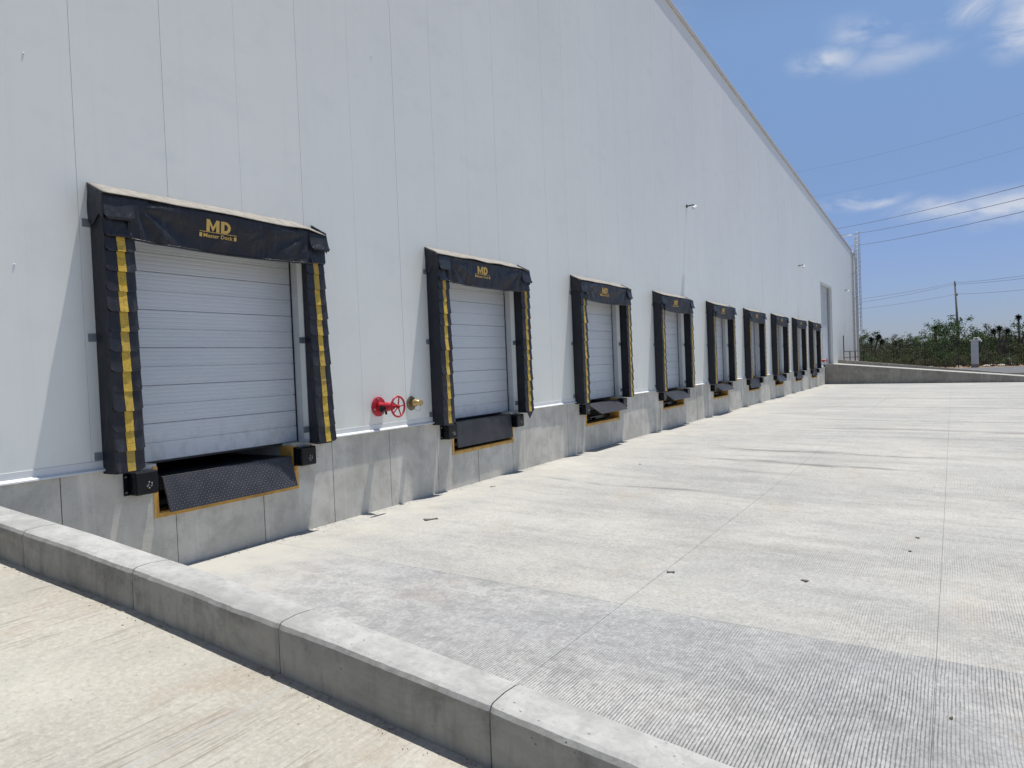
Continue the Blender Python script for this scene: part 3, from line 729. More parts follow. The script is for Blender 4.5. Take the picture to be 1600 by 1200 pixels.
def make_shelter(i, L):
    rnd = random.Random(100 + i)
    extra = {0: ', large in front', 1: ', right of the red valve'}.get(i, '')
    root = thing('dock_shelter', '%s black vinyl dock shelter, yellow striped flaps, gold lettering%s' % (ORD[i], extra), 'dock shelter', (0, L, 0), 'dock shelters along the warehouse wall')
    nz = 14 if i < 4 else 5
    prism_z([(.001, .0), (.255, .0), (.255, .28), (.001, .19)], 1.27, 4.36, nz, .010, i).obj('side_pad', M['vinyl2'], root)
    prism_z([(.001, 3.10), (.255, 3.02), (.255, 3.30), (.001, 3.30)], 1.27, 4.36, nz, .010, i + 5).obj('side_pad', M['vinyl2'], root)
    # head pad behind the curtain
    m = MB(); pr = [(.002, 3.98), (.225, 3.98), (.235, 4.33), (.002, 4.44)]
    for y in (.29, 3.01):
        for (x, z) in pr: m.v.append((x, y, z))
    for k in range(4): m.f.append((k, (k + 1) % 4, 4 + (k + 1) % 4, 4 + k))
    m.f += [(0, 1, 2, 3), (7, 6, 5, 4)]; m.obj('head_pad', M['vinyl2'], root)
    # pale sloping top
    nu = 40 if i < 4 else 10; sd = rnd.uniform(0, 9)
    def top(u, v, off=0):
        y = -.015 + 3.33 * u; sag = .018 * noise.noise((y * 2.2, v * 2, sd)) * v
        z = 4.535 - .150 * v + sag + off - (.02 * (1 - v) * noise.noise((y * 3, 0, sd)) ** 2)
        if u > .9: z -= (u - .9) * .5
        return (.002 + .308 * v, y, z)
    m = MB().grid(lambda u, v: top(u, v), nu, 5).grid(lambda u, v: top(u, v, -.008), nu, 5)
    N = (nu + 1) * 6; rim = [a * 6 for a in range(nu + 1)] + [nu * 6 + j for j in range(1, 6)] + [a * 6 + 5 for a in range(nu - 1, -1, -1)] + [j for j in range(4, 0, -1)]
    for a in range(len(rim)): p, q = rim[a], rim[(a + 1) % len(rim)]; m.f.append((p, q, q + N, p + N))
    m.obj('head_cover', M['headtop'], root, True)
    # head curtain
    nu2, nv2 = (70, 16) if i < 3 else (20, 6)
    def cur(u, v, off=0):
        y = .26 + 2.78 * u; dip = .035 * math.sin(math.pi * u) ** .5 if 0 < u < 1 else 0
        z = 4.375 - v * (.475 + dip) - .006 * u
        return (curtain_x(y, z, sd) + off, y, z)
    m = MB().grid(lambda u, v: cur(u, v), nu2, nv2).grid(lambda u, v: cur(u, v, -.007), nu2, nv2)
    w_ = nv2 + 1; N = (nu2 + 1) * w_; rim = [a * w_ for a in range(nu2 + 1)] + [nu2 * w_ + j for j in range(1, nv2 + 1)] + [a * w_ + nv2 for a in range(nu2 - 1, -1, -1)] + [j for j in range(nv2 - 1, 0, -1)]
    for a in range(len(rim)): p, q = rim[a], rim[(a + 1) % len(rim)]; m.f.append((p, q, q + N, p + N))
    hc = m.obj('head_curtain', M['vinyl'], root, True)
    # hem rod along the foot of the curtain
    MB().tube([(lambda q: (q[0] + .004, q[1], q[2] + .012))(cur(u / 14, 1)) for u in range(15)], .012, 6).obj('hem_rod', M['vinyl'], hc, True)
    cy = 1.47
    xa = curtain_x(cy, 4.2, sd) + .004
    def ln(me, nm, z, dy=0):
        me = me.copy()
        for v in me.vertices: v.co.x += curtain_x(cy + dy + v.co.y, z + v.co.z, sd) + .0034; v.co.y += cy + dy; v.co.z += z
        link(nm, me, hc)
    ln(logo_big, 'lettering', 4.205)
    if i < 5: ln(logo_small, 'lettering', 4.082)
    m = MB(); 
    for (a, b, z0, z1) in ((-.275, .275, 4.121, 4.128), (-.275, -.235, 4.058, 4.105), (.235, .275, 4.058, 4.105)):
        n_ = 8 if b - a > .1 else 1
        for k in range(n_):
            ya, yb = cy + a + (b - a) * k / n_, cy + a + (b - a) * (k + 1) / n_
            q = [(curtain_x(yy, zz, sd) + .0042, yy, zz) for yy, zz in ((ya, z0), (yb, z0), (yb, z1), (ya, z1))]; m.add(q, [(0, 1, 2, 3)])
    m.obj('logo_rule', M['logo'], hc, fix=False)
    # side cheeks: draped triangles closing the head
    for y, s in ((-.008, -1), (3.312, 1)):
        m = MB(); N_ = 8
        def ck(u, v, off=0):
            zt = 4.53 - .16 * u; zb = 4.10 - .05 * math.sin(u * 7 + i); z = zt + (zb - zt) * v
            return (.003 + .297 * u, y + s * (off + .012 + .014 * noise.noise((u * 5, z * 5, sd + s))), z)
        m.grid(lambda u, v: ck(u, v), N_, N_).grid(lambda u, v: ck(u, v, -.006), N_, N_)
        w_ = 9; NN = 81; rim = [a * w_ for a in range(9)] + [8 * w_ + j for j in range(1, 9)] + [a * w_ + 8 for a in range(7, -1, -1)] + [j for j in range(7, 0, -1)]
        for a in range(len(rim)): p, q = rim[a], rim[(a + 1) % len(rim)]; m.f.append((p, q, q + NN, p + NN))
        m.obj('side_cheek', M['vinyl'], root, True)
    # corner flaps, two layers each side
    for (y0, s) in ((-.025, 0), (2.985, 1)):
        for (zt, x, cu_, wd, hh) in ((4.13, .262, .03, .335, .225), (4.355, .288, .035 if s == 0 else .055, .355, .265)):
            m, _ = sheet(wd, hh, cu_, .006, 10, 8, seed=i * 7 + s + int(zt * 10), rc=.05, amp=.014)
            o = m.obj('corner_flap', M['vinyl'], root, True); o.location = (x, y0, zt); o.rotation_euler = (rnd.uniform(-.03, .03) + (-.03 if s else .02), 0, 0)
    # wear flaps
    pitch = .2235
    for y0 in (-.012, 2.972):
        if i < 4:
            for k in range(12):
                me, st = FLAPS[rnd.randrange(5)]
                z = 1.29 + .262 + pitch * k - (0 if k else -.0)
                f = link('wear_flap', me, root, (.258 + .002 * rnd.random(), y0 + rnd.uniform(-.005, .005) + (.045 - .09 * k / 11 if i == 0 and y0 > 1 else 0), z)); f.rotation_euler = (rnd.uniform(-.012, .012), rnd.uniform(-.02, .02), rnd.uniform(-.02, .02))
                link('yellow_stripe', st, f)
        else:
            mf, msr = MB(), MB()
            for k in range(12):
                me, st = FLAPS[rnd.randrange(5)]; z = 1.29 + .262 + pitch * k
                for src, dst in ((me, mf), (st, msr)):
                    dst.add([(v.co.x + .258, v.co.y + y0, v.co.z + z) for v in src.vertices], [tuple(p.vertices) for p in src.polygons])
            f = mf.obj('wear_flap', M['flap'], root, fix=False); tag(f, kind='stuff'); tag(msr.obj('yellow_stripe', M['stripe'], f, fix=False), kind='stuff')
    for (y, z) in BRK: bracket(y, z, 1).obj('clip', M['bracket'], root)
    for z in (4.0, 2.80, 1.48): bracket(3.04, z, -1).obj('clip', M['bracket'], root) if False else bracket(2.985, z, 1).obj('clip', M['bracket'], root)
    if i == 1:   # torn corner hanging from the right pad
        MB().add([(.27, 3.02, 1.30), (.275, 3.30, 1.30), (.27, 3.14, 1.13), (.262, 3.02, 1.30), (.265, 3.30, 1.30), (.264, 3.14, 1.13)], [(0, 1, 2), (5, 4, 3), (0, 3, 4, 1), (1, 4, 5, 2), (2, 5, 3, 0)]).obj('torn_corner', M['vinyl2'], root)
    return root
for i, L in enumerate(DOCK_L): make_shelter(i, L)

# ------------------------------------------------------------------ dock levellers
#           lip hinge z, lip angle from vertical (deg), length, tread, taper
LIP = [(1.125, 17, .435, True, 0.0), (1.255, 4, .485, False, 0.0), (1.215, 52, .42, False, .12), (1.215, 48, .40, False, .12), (1.215, 50, .40, False, .12),
       (1.235, 9, .44, False, 0.0), (1.215, 30, .40, False, .05), (1.235, 7, .44, False, 0.0), (1.235, 7, .44, False, 0.0)]
STATE = ['tread plate lip hanging open and dipping', 'smooth lip hanging straight down', 'lip propped outward over its pit', 'lip raised at an angle', 'lip raised outward',
         'lip hanging down', 'lip slightly raised', 'small dark lip hanging', 'small dark lip hanging']
for i, L in enumerate(DOCK_L):
    hz, ang, ln_, tread, tp = LIP[i]
    root = thing('dock_leveller', 'dock leveller, %s, under the %s shelter' % (STATE[i], ORD[i].split(',')[0]), 'dock leveller', (0, L, 0), 'dock levellers below the doors')
    a, b = .64, 2.79
    fr_ = MB().box((.001, a - .055, .645), (.009, a, 1.262)).box((.001, b, .645), (.009, b + .055, 1.262)).box((.001, a, .645), (.009, b, .70))
    fr_.box((-.29, a, .702), (.0, a + .012, 1.262)).box((-.29, b - .012, .702), (.0, b, 1.262)).box((-.29, a + .014, .702), (.0, b - .014, .712))
    fr_.obj('pit_frame', M['orange'], root)
    MB().box((-1.5, a + .05, hz - .07), (-.012, b - .05, hz)).box((-.10, a + .05, hz - .16), (-.03, b - .05, hz - .072)).obj('deck', M['dark'], root)
    MB().bbox((-.32, a + .10, .74), (-.24, b - .10, .84), .01).tube([(-.22, a + .8, .78), (-.10, a + .8, .80)], .028, 10).obj('lift_arm', M['black'], root)
    # lip plate
    d = Vector((math.sin(R_(ang)), 0, -math.cos(R_(ang)))); nrm = Vector((math.cos(R_(ang)), 0, math.sin(R_(ang)))); o0 = Vector((.012, 0, hz))
    y0, y1 = a + .055, b - .10 if i == 0 else b - .055
    m = MB(); th = .018
    for (t_, inset) in ((0, 0), (ln_ * .15, 0), (ln_, tp)):
        for off in (0, th):
            for y in (y0 + inset, y1 - inset):
                p = o0 + d * t_ + nrm * off; m.v.append((p.x, y, p.z))
    for s_ in range(2):
        q = s_ * 4
        m.f += [(q, q + 4, q + 5, q + 1), (q + 2, q + 3, q + 7, q + 6), (q, q + 2, q + 6, q + 4), (q + 1, q + 5, q + 7, q + 3)]
    m.f += [(0, 1, 3, 2), (8, 10, 11, 9)]
    lip = m.obj('lip', M['tread'], root)
    MB().tube([(.006, y0, hz - .006), (.006, y1, hz - .006)], .016, 8).obj('hinge', M['dark'], lip)
    if tread:
        m = MB(); rows = 13; cols = 66
        for r_ in range(rows):
            for c_ in range(cols):
                t_ = .025 + (ln_ - .05) * r_ / (rows - 1); y = y0 + .025 + (y1 - y0 - .05) * c_ / (cols - 1)
                p = o0 + d * t_ + nrm * (th + .0005); al = 1 if (r_ + c_) % 2 else -1
                u = (d * .0075 + Vector((0, .0075 * al, 0))); w_ = (d * .0022 - Vector((0, .0022 * al, 0))); P = Vector((p.x, y, p.z)); T = P + nrm * .003
                m.add([P - u, P - w_, P + u, P + w_, T], [(0, 1, 4), (1, 2, 4), (2, 3, 4), (3, 0, 4)])
        tag(m.obj('tread_pattern', M['tip'], lip), kind='stuff')
    # bumpers, one each side
    for side in (0, 1):
        c0 = L + (.42 if side == 0 else 2.93)
        bt = thing('dock_bumper', 'black steel dock bumper at the %s of the %s dock leveller' % (('left', 'right')[side], ORD[i].split(',')[0]), 'dock bumper', (0, c0, 1.11), 'dock bumpers beside the levellers')
        MB().bbox((.002, -.20 if side == 0 else -.16, -.135), (.014, .16 if side == 0 else .20, .135), .004).obj('back_plate', M['black'], bt)
        MB().bbox((.014, -.145, -.135), (.160, .145, .135), .016).obj('block', M['black'], bt)
        if i < 4:
            for (by, bz) in ((-.175, .085), (-.175, -.095)): MB().tube([(.014, by if side == 0 else -by, bz), (.028, by if side == 0 else -by, bz)], [.015, .011], 6).obj('bolt', M['stud'], bt)
            m = MB()
            for k in range(7):
                an = k * .9 + i; rr = .022 + .028 * (k % 3) / 2
                m.tube([(.160, .03 + rr * math.cos(an), -.03 + rr * .7 * math.sin(an)), (.167, .03 + rr * math.cos(an), -.03 + rr * .7 * math.sin(an))], [.011, .006], 6)
            tag(m.obj('bolt', M['stud'], bt), kind='stuff') if False else m.obj('bolt_cluster', M['stud'], bt)

# ------------------------------------------------------------------ valves and hose connection
def fire_valve(loc, label, full=True):
    v = thing('fire_valve', label, 'valve', loc, 'red fire valves on the wall')
    m = MB().tube([(.001, 0, 0), (.030, 0, 0), (.036, 0, 0)], [.162, .162, .12], 28)
    fl_ = m.obj('flange', M['red'], v, False)
    for k in range(4):
        a = k * math.pi / 2 + .3; MB().tube([(.03, .135 * math.cos(a), .135 * math.sin(a)), (.05, .135 * math.cos(a), .135 * math.sin(a))], .016, 6).obj('bolt', M['bracket'], fl_)
    MB().tube([(.03, 0, 0), (.09, 0, 0), (.16, 0, 0), (.20, 0, 0), (.25, 0, 0), (.32, 0, 0), (.34, 0, 0)], [.085, .066, .062, .078, .072, .055, .045], 20).obj('valve_body', M['red'], v, True)
    MB().tube([(.17, 0, -.02), (.17, -.06, -.03), (.17, -.105, -.03)], [.05, .05, .055], 14).tube([(.17, 0, -.05), (.17, 0, -.13)], .018, 8).obj('side_outlet', M['black'], v, False)
    MB().tube([(.33, 0, 0), (.45, 0, 0)], .018, 10).obj('stem', M['red'], v, True)
    w = MB().ring((.43, 0, 0), .165, .017, 'x', 36, 8)
    for k in range(5):
        a = k * 2 * math.pi / 5 + 1.35; w.tube([(.43, .02 * math.cos(a), .02 * math.sin(a)), (.43, .155 * math.cos(a), .155 * math.sin(a))], [.013, .010], 6)
    w.tube([(.415, 0, 0), (.45, 0, 0)], .032, 12); w.obj('handwheel', M['red'], v, True)
    return v
fire_valve((0, 9.33, 1.71), 'red fire valve with a round handwheel, low on the wall between the two nearest shelters')
fv = fire_valve((0, 56.9, 1.78), 'small distant red fire valve beside the farthest shelter, near the far retaining wall')
v = thing('hose_connection', 'brass hose connection on a dull bronze plate, just right of the red handwheel', 'hose connection', (0, 10.20, 1.71))
MB().tube([(.001, 0, 0), (.014, 0, 0), (.02, 0, 0)], [.125, .125, .09], 24).obj('wall_plate', M['bronze'], v)
MB().tube([(.015, 0, .01), (.06, 0, .01), (.08, 0, .01), (.12, 0, .01), (.15, 0, .01), (.20, 0, .01)], [.06, .055, .066, .064, .045, .045], 16).tube([(.11, 0, .01), (.12, .05, .045)], .03, 10).obj('coupling', M['brass'], v, True)
MB().tube([(.20, 0, .01), (.235, 0, .01)], [.055, .05], 12).obj('cap', M['brass'], v)
MB().tube([(.20, .02, -.04), (.19, .03, -.10), (.14, .03, -.14), (.09, .02, -.12), (.05, 0, -.07)], .004, 5).obj('chain', M['bracket'], v, True)

# ------------------------------------------------------------------ small wall fittings
def sec_cam(y, z, label):
    c = thing('security_camera', label, 'camera', (0, y, z), 'security cameras on the warehouse wall')
    MB().tube([(.001, 0, 0), (.03, 0, 0)], .06, 12).tube([(.03, 0, 0), (.26, 0, .02), (.30, 0, -.03)], .022, 8).obj('arm', M['dark'], c)
    MB().tube([(.30, .12, -.03), (.30, -.18, -.14)], .055, 10).obj('housing', M['white'], c)
    MB().box((.235, -.24, -.085), (.365, .12, -.06)).obj('visor', M['white'], c).rotation_euler = (.35, 0, 0)
sec_cam(26.5, 7.85, 'small white security camera high on the wall above the fourth nearest dock')
sec_cam(49.2, 7.87, 'tiny security camera high on the wall above the second farthest dock')
sec_cam(72.0, 7.85, 'tiny security camera on the wall right of the tall roller door')
# caged ladder at the far corner
LY = 79.3
lad = thing('caged_ladder', 'tall galvanised caged ladder at the far corner of the warehouse, rising above its roof', 'ladder', (0, LY, 0))
rl = MB()
for s_ in (-.23, .23): rl.tube([(.18, s_, 1.6), (.18, s_, 13.5), (-.1, s_, 13.75), (-1.2, s_, 13.7)], .028, 8)
for s_ in (-.23, .23): rl.tube([(-1.2, s_, 13.7), (-1.2, s_, 12.1)], .022, 6)
rl.obj('side_rail', M['galv'], lad, True)
for k in range(38): MB().tube([(.18, -.23, 1.9 + .30 * k), (.18, .23, 1.9 + .30 * k)], .014, 6).obj('rung', M['galv'], lad)
for k in range(24):
    z = 4.5 + .41 * k; pts = [(.18 + .46 * math.sin(t), -.30 * math.cos(t) * 1.05, z) for t in [math.pi * q / 12 for q in range(13)]]
    MB().tube(pts, .020, 5).obj('cage_hoop', M['galv'], lad, True)
for q in range(1, 12, 2):
    t = math.pi * q / 12; x, y = .18 + .46 * math.sin(t), -.315 * math.cos(t); MB().tube([(x, y, 4.45), (x, y, 13.97)], .020, 5).obj('cage_bar', M['galv'], lad)
m = MB()
for z in (2.5, 5, 7.5, 10, 11.7):
    for s_ in (-.23, .23): m.box((0, s_ - .02, z), (.17, s_ + .02, z + .04))
m.obj('wall_bracket', M['galv'], lad)
# railing on the far ramp beside the building
rail = thing('guard_rail', 'thin dark grey tube guard rail on the far ramp beside the far warehouse corner', 'railing', (.25, 68, 1.4))
for k, (x, y, h) in enumerate(((0, 0, 2.35), (0, 4.2, 1.0), (0, 8.4, 1.0), (.45, 11.2, 1.0))):
    MB().tube([(x, y, -1.2), (x, y, h)], .04, 8).obj('post', M['dark'], rail)
for z in (1.0, .45): MB().tube([(0, 0, z), (0, 8.4, z), (.45, 11.2, z)], .032, 8).obj('rail', M['dark'], rail)

# ------------------------------------------------------------------ far fence, pillar, pole, wires
FY = 90.0; GZ = .22
fe = thing('picket_fence', 'long black steel picket fence running behind the far ramp in front of the scrub', 'fence', (5, FY, GZ))
m = MB()
x = -30.0
while x < 45:
    if abs(x - 5.1) > .42:
        m.box((x - .016, -.016, .12), (x + .016, .016, 2.72)); m.add([(x - .016, -.016, 2.72), (x + .016, -.016, 2.72), (x + .016, .016, 2.72), (x - .016, .016, 2.72), (x, 0, 2.90)], [(0, 1, 4), (1, 2, 4), (2, 3, 4), (3, 0, 4)])
    x += .155
tag(m.obj('picket', M['fence'], fe), kind='stuff')
for z in (.30, 2.50): MB().box((-30, .017, z), (4.72, .05, z + .05)).box((5.48, .017, z), (45, .05, z + .05)).obj('rail', M['fence'], fe)
for k in range(-10, 14):
    xx = k * 3.0 + 5.1 + 1.5; MB().box((xx - .03, -.03 + .1, -.2), (xx + .03, .03 + .1, 2.70)).obj('post', M['fence'], fe)
pl = thing('gate_pillar', 'white grey plastered pillar with a flat cap standing in the black fence', 'pillar', (10.1, FY, GZ))
MB().bbox((-.33, -.33, -.2), (.33, .33, 2.72), .015).obj('shaft', M['pillar'], pl)
MB().bbox((-.345, -.345, -.2), (.345, .345, .35), .01).obj('plinth', M['farwall'], pl)
MB().bbox((-.44, -.44, 2.722), (.44, .44, 2.86), .02).obj('cap', M['pillar'], pl)
c = thing('security_camera', 'white security camera with its bracket on top of the plastered fence pillar', 'camera', (10.1, FY, GZ + 2.86))
MB().tube([(-.05, 0, 0), (-.05, 0, .25)], .04, 8).tube([(-.05, 0, .18), (.35, 0, .22)], .03, 8).obj('bracket', M['white'], c)
MB().tube([(.30, 0, .24), (.60, -.1, -.22)], [.085, .09], 10).obj('housing', M['white'], c)
# pole
po = thing('utility_pole', 'tall weathered concrete utility pole rising above the green bush', 'utility pole', (8.95, 130, 0))
MB().tube([(.1, 0, -.5), (-.35, 0, 12.1)], [.20, .12], 12).obj('shaft', M['pole'], po, True)
for z, s_ in ((11.7, .0), (10.3, .22)):
    MB().box((-.45 + s_, -1.1, z - .10), (-.30 + s_ * .6, 1.1, z + .04)).obj('crossarm', M['pole'], po)
for z, x_, y_ in ((12.3, -.36, 0), (11.85, -.30, -.9), (11.85, -.30, .9), (10.45, -.1, .3)): MB().tube([(x_, y_, z - .3), (x_, y_, z - .1), (x_, y_, z), (x_, y_, z + .1)], [.04, .09, .05, .08], 8).obj('insulator', M['dark'], po)
p2 = thing('utility_pole', 'very distant thin utility pole on the horizon between bushes, left of the tall pole', 'utility pole', (2.2, 320, 0))
MB().tube([(0, 0, 0), (0, 0, 11.5)], [.18, .12], 8).obj('shaft', M['pole'], p2); MB().box((-1.2, -.08, 10.5), (1.2, .08, 10.65)).obj('crossarm', M['pole'], p2)
p3 = thing('utility_pole', 'very distant thin utility pole on the horizon, right of the plastered pillar', 'utility pole', (42, 320, 0))
MB().tube([(0, 0, 0), (0, 0, 11.5)], [.18, .12], 8).obj('shaft', M['pole'], p3); MB().box((-1.2, -.08, 10.5), (1.2, .08, 10.65)).obj('crossarm', M['pole'], p3)
def wire(a, b, r, label, grp, ext=(1.2, 1.2), sag=.0):
    a, b = Vector(a), Vector(b); d = b - a; p, q = a - d * ext[0], b + d * ext[1]; n = 24
    pts = []
    for k in range(n + 1):
        t = k / n; pt = p.lerp(q, t); s = (t * (1 + ext[0] + ext[1]) - ext[0]); pts.append((pt.x, pt.y, pt.z - sag * 4 * s * (1 - s)))
    tag(MB().tube(pts, r, 5).obj('power_line', M['wire'], None, True), label, 'wire', grp)
g1 = 'high voltage wires crossing the sky'
wire((-10.6, 160, 27.0), (14.9, 95, 19.1), .036, 'topmost of the three dark high voltage wires crossing the sky right of the roofline', g1, (.6, .5), .25)
wire((-6.8, 160, 25.6), (14.9, 95, 17.8), .036, 'middle of the three dark high voltage wires, passing just above the ladder top', g1, (.6, .5), .25)
wire((-6.6, 160, 23.3), (14.9, 95, 16.4), .036, 'lowest of the three dark high voltage wires, passing behind the ladder cage', g1, (.6, .5), .25)
wire((-28, 260, 62.8), (22.7, 200, 53.5), .022, 'upper of the two very faint wires high in the blue sky', g1, (.6, .6), .8)
wire((-28.3, 260, 53.7), (22.5, 200, 46.1), .022, 'lower of the two very faint wires high in the blue sky', g1, (.6, .6), .8)
g2 = 'distribution wires at the tall pole'
wire((-4.3, 130, 10.75), (8.6, 130, 12.15), .022, 'top distribution wire running left from the head of the tall pole', g2, (3, 0), .15)
wire((-4.3, 130, 10.2), (8.6, 129.1, 11.85), .022, 'second distribution wire running left from the tall pole, just under the top one', g2, (3, 0), .15)
wire((-3.9, 130, 9.2), (8.8, 130.3, 10.45), .022, 'lowest distribution wire running left from the tall pole', g2, (3, 0), .15)
wire((8.6, 130, 12.15), (16.4, 118, 11.45), .022, 'top distribution wire running right from the head of the tall pole', g2, (0, 3), .1)
wire((8.6, 129.1, 11.85), (16.4, 118, 11.1), .022, 'second distribution wire running right from the tall pole', g2, (0, 3), .1)
wire((8.8, 130.3, 10.45), (16.3, 118, 9.6), .022, 'lowest distribution wire running right from the tall pole', g2, (0, 3), .1)

# ------------------------------------------------------------------ vegetation
def crown_mesh(name, mat, seed, n_cl, leaves, rx, rz, ls, loose=0.0):
    rnd = random.Random(seed); m = MB()
    for c in range(n_cl):
        while True:
            p = Vector((rnd.uniform(-1, 1), rnd.uniform(-1, 1), rnd.uniform(-1, 1)))
            if .25 < p.length < 1: break
        p = Vector((p.x * rx, p.y * rx, rz * (1.0 + p.z * (1 + loose * rnd.random())))); rr = rnd.uniform(.13, .27) * rx
        if p.z < .15 * rz: p.z = .15 * rz
        for l in range(leaves):
            q = p + Vector((rnd.gauss(0, .5), rnd.gauss(0, .5), rnd.gauss(0, .42))) * rr
            u = Vector((rnd.uniform(-1, 1), rnd.uniform(-1, 1), rnd.uniform(-.6, 1))).normalized() * ls * rnd.uniform(.6, 1.4)
            w = u.cross(Vector((rnd.uniform(-1, 1), rnd.uniform(-1, 1), rnd.uniform(-1, 1)))).normalized() * ls * .38
            m.add([q - u * .5, q + w * .5, q + u * .5, q - w * .5], [(0, 1, 2, 3)])
    return m.mesh(name, mat)
def branches(seed, h, spread, n):
    rnd = random.Random(seed); m = MB()
    for k in range(n):
        a = rnd.uniform(0, 6.28); r = spread * rnd.uniform(.3, 1); m.tube([(0, 0, -.2), (r * .25 * math.cos(a), r * .25 * math.sin(a), h * .4), (r * math.cos(a), r * math.sin(a), h * rnd.uniform(.8, 1.25))], [.07, .045, .015], 5)
    return m.mesh('trunk', M['trunk'])
KINDS = []
for s_, (mat, rx, rz, ls, ncl, lv) in enumerate(((M['leafA'], 1.6, .95, .14, 40, 62), (M['leafB'], 1.8, 1.05, .15, 44, 62), (M['leafA'], 2.2, .85, .14, 48, 60),
                                                   (M['leafD'], 1.3, .55, .12, 30, 46), (M['leafB'], 1.5, 1.45, .14, 42, 62), (M['leafA'], 1.2, 1.3, .13, 24, 48))):
    KINDS.append((crown_mesh('crown', mat, 40 + s_, ncl, lv, rx, rz, ls, .3), branches(60 + s_, rz * 1.3, rx * .7, 9), rz))
def shrub(kind, x, y, s, sz, label, cat='bush', group='scrub bushes beyond the fence', name='scrub_bush'):
    cr_, br, rz = KINDS[kind]; r = thing(name, label, cat, (x, y, .2), group)
    r.scale = (s, s, sz); r.rotation_euler = (0, 0, random.uniform(0, 6.28))
    link('crown', cr_, r); link('trunk', br, r); return r
LAB = {0: 'olive green scrub bush beyond the black fence', 1: 'fresh green bush beyond the black fence', 2: 'broad low olive scrub bush beyond the black fence', 3: 'dry tan brush clump beyond the black fence',
       4: 'tall rounded green bush beyond the black fence', 5: 'thin tall olive shrub beyond the black fence'}
rnd = random.Random(5)
for row, (y, n, s0, s1) in enumerate(((94.5, 17, .55, .9), (99, 17, .8, 1.2), (106, 19, 1.05, 1.7), (116, 22, 1.25, 2.0), (132, 24, 1.4, 2.2), (155, 28, 1.5, 2.4))):
    w = 30 + y * .12
    for k in range(n):
        x = -9 + (k + rnd.uniform(.1, .9)) * w / n - row * .8; kd = rnd.choice((0, 0, 2, 1, 5, 3, 2) if row < 2 else (0, 2, 1, 0, 4, 5))
        s = rnd.uniform(s0, s1); shrub(kd, x, y + rnd.uniform(-2.0, 2.5), s, s * rnd.uniform(.75, 1.0), LAB[kd].replace('beyond the black fence', ('close behind the black fence', 'in the second line of bushes behind the fence', 'some way behind the black fence', 'in the middle of the scrub behind the fence', 'in the back of the scrub, above the fence top', 'on the skyline far behind the fence')[row]))
shrub(1, -1.6, 93.0, 1.15, 1.0, 'bright green bush behind the fence right beside the warehouse corner', group='scrub bushes beyond the fence')
shrub(4, 8.3, 112, 2.0, 2.05, 'large bushy green tree at the foot of the tall utility pole', 'tree', None, 'small_tree')
shrub(4, 6.9, 114, 1.5, 1.55, 'rounded green tree on the left of the large bushy one', 'tree', None, 'small_tree')
shrub(5, 11.0, 110, 1.35, 2.1, 'sparse airy small tree just left of the plastered pillar', 'tree', None, 'small_tree')
shrub(0, 2.6, 108, 1.1, 1.9, 'dark round green tree showing above the left stretch of fence', 'tree', None, 'small_tree')
shrub(0, 13.0, 108, 1.25, 2.2, 'dark clumpy tree just right of the plastered pillar', 'tree', None, 'small_tree')
shrub(4, 17.6, 112, 2.4, 2.0, 'broad green tree mass at the right edge of the picture', 'tree', None, 'small_tree')
shrub(1, 18.2, 104, 1.7, 2.3, 'yellowish green leaning bush in front at the right edge', 'tree', None, 'small_tree')
# yuccas
def yucca_head(seed):
    rnd = random.Random(seed); m = MB()
    for k in range(260):
        d = Vector((rnd.gauss(0, 1), rnd.gauss(0, 1), rnd.gauss(.25, .9))).normalized(); L_ = rnd.uniform(.30, .58); w = d.cross(Vector((0, 0, 1))).normalized() * .034
        t = d * L_ - Vector((0, 0, .10 * L_)); m.add([-w + d * .05, w + d * .05, d * L_ * .6 + w * .6, t, d * L_ * .6 - w * .6], [(0, 1, 2, 3, 4)])
    return m.mesh('leaf_head', M['leafC'])
YH = [yucca_head(s) for s in range(3)]
def yucca(x, y, heads, label):
    r = thing('yucca_tree', label, 'yucca', (x, y, .2), None)
    m = MB()
    for (dx, h, s) in heads: m.tube([(0, 0, -.2), (dx * .3, .05, h * .5), (dx, 0, h)], [.15, .11, .08], 7)
    m.obj('trunk', M['trunk'], r, True)
    for k, (dx, h, s) in enumerate(heads):
        o = link('leaf_head', YH[k % 3], r, (dx, 0, h)); o.scale = (s, s, s * 1.1); o.rotation_euler = (0, 0, k)
yucca(-.7, 104, [(0, 3.6, .9), (.8, 3.9, .95), (1.2, 3.3, .8)], 'dark branching yucca just right of the warehouse corner')
yucca(1.2, 118, [(0, 3.2, .9), (.7, 3.4, .8)], 'dark low yucca pair above the left stretch of fence')
yucca(6.3, 112, [(0, 4.9, .75)], 'single slender yucca left of the large bushy tree')
yucca(12.9, 104, [(0, 4.2, .9), (-.6, 3.9, .8), (.8, 3.9, .75)], 'dark yucca with three round heads right of the pillar')
yucca(15.3, 112, [(0, 5.6, 1.0), (.8, 4.8, .8)], 'tall yucca with one round head near the right edge')
yucca(16.6, 110, [(0, 6.3, 1.2), (.7, 5.2, .9)], 'tallest yucca, cut by the right edge of the picture')
yucca(-2.9, 108, [(0, 3.2, 1.0), (-.8, 3.0, .9)], 'low dark yucca partly hidden by the ladder foot')
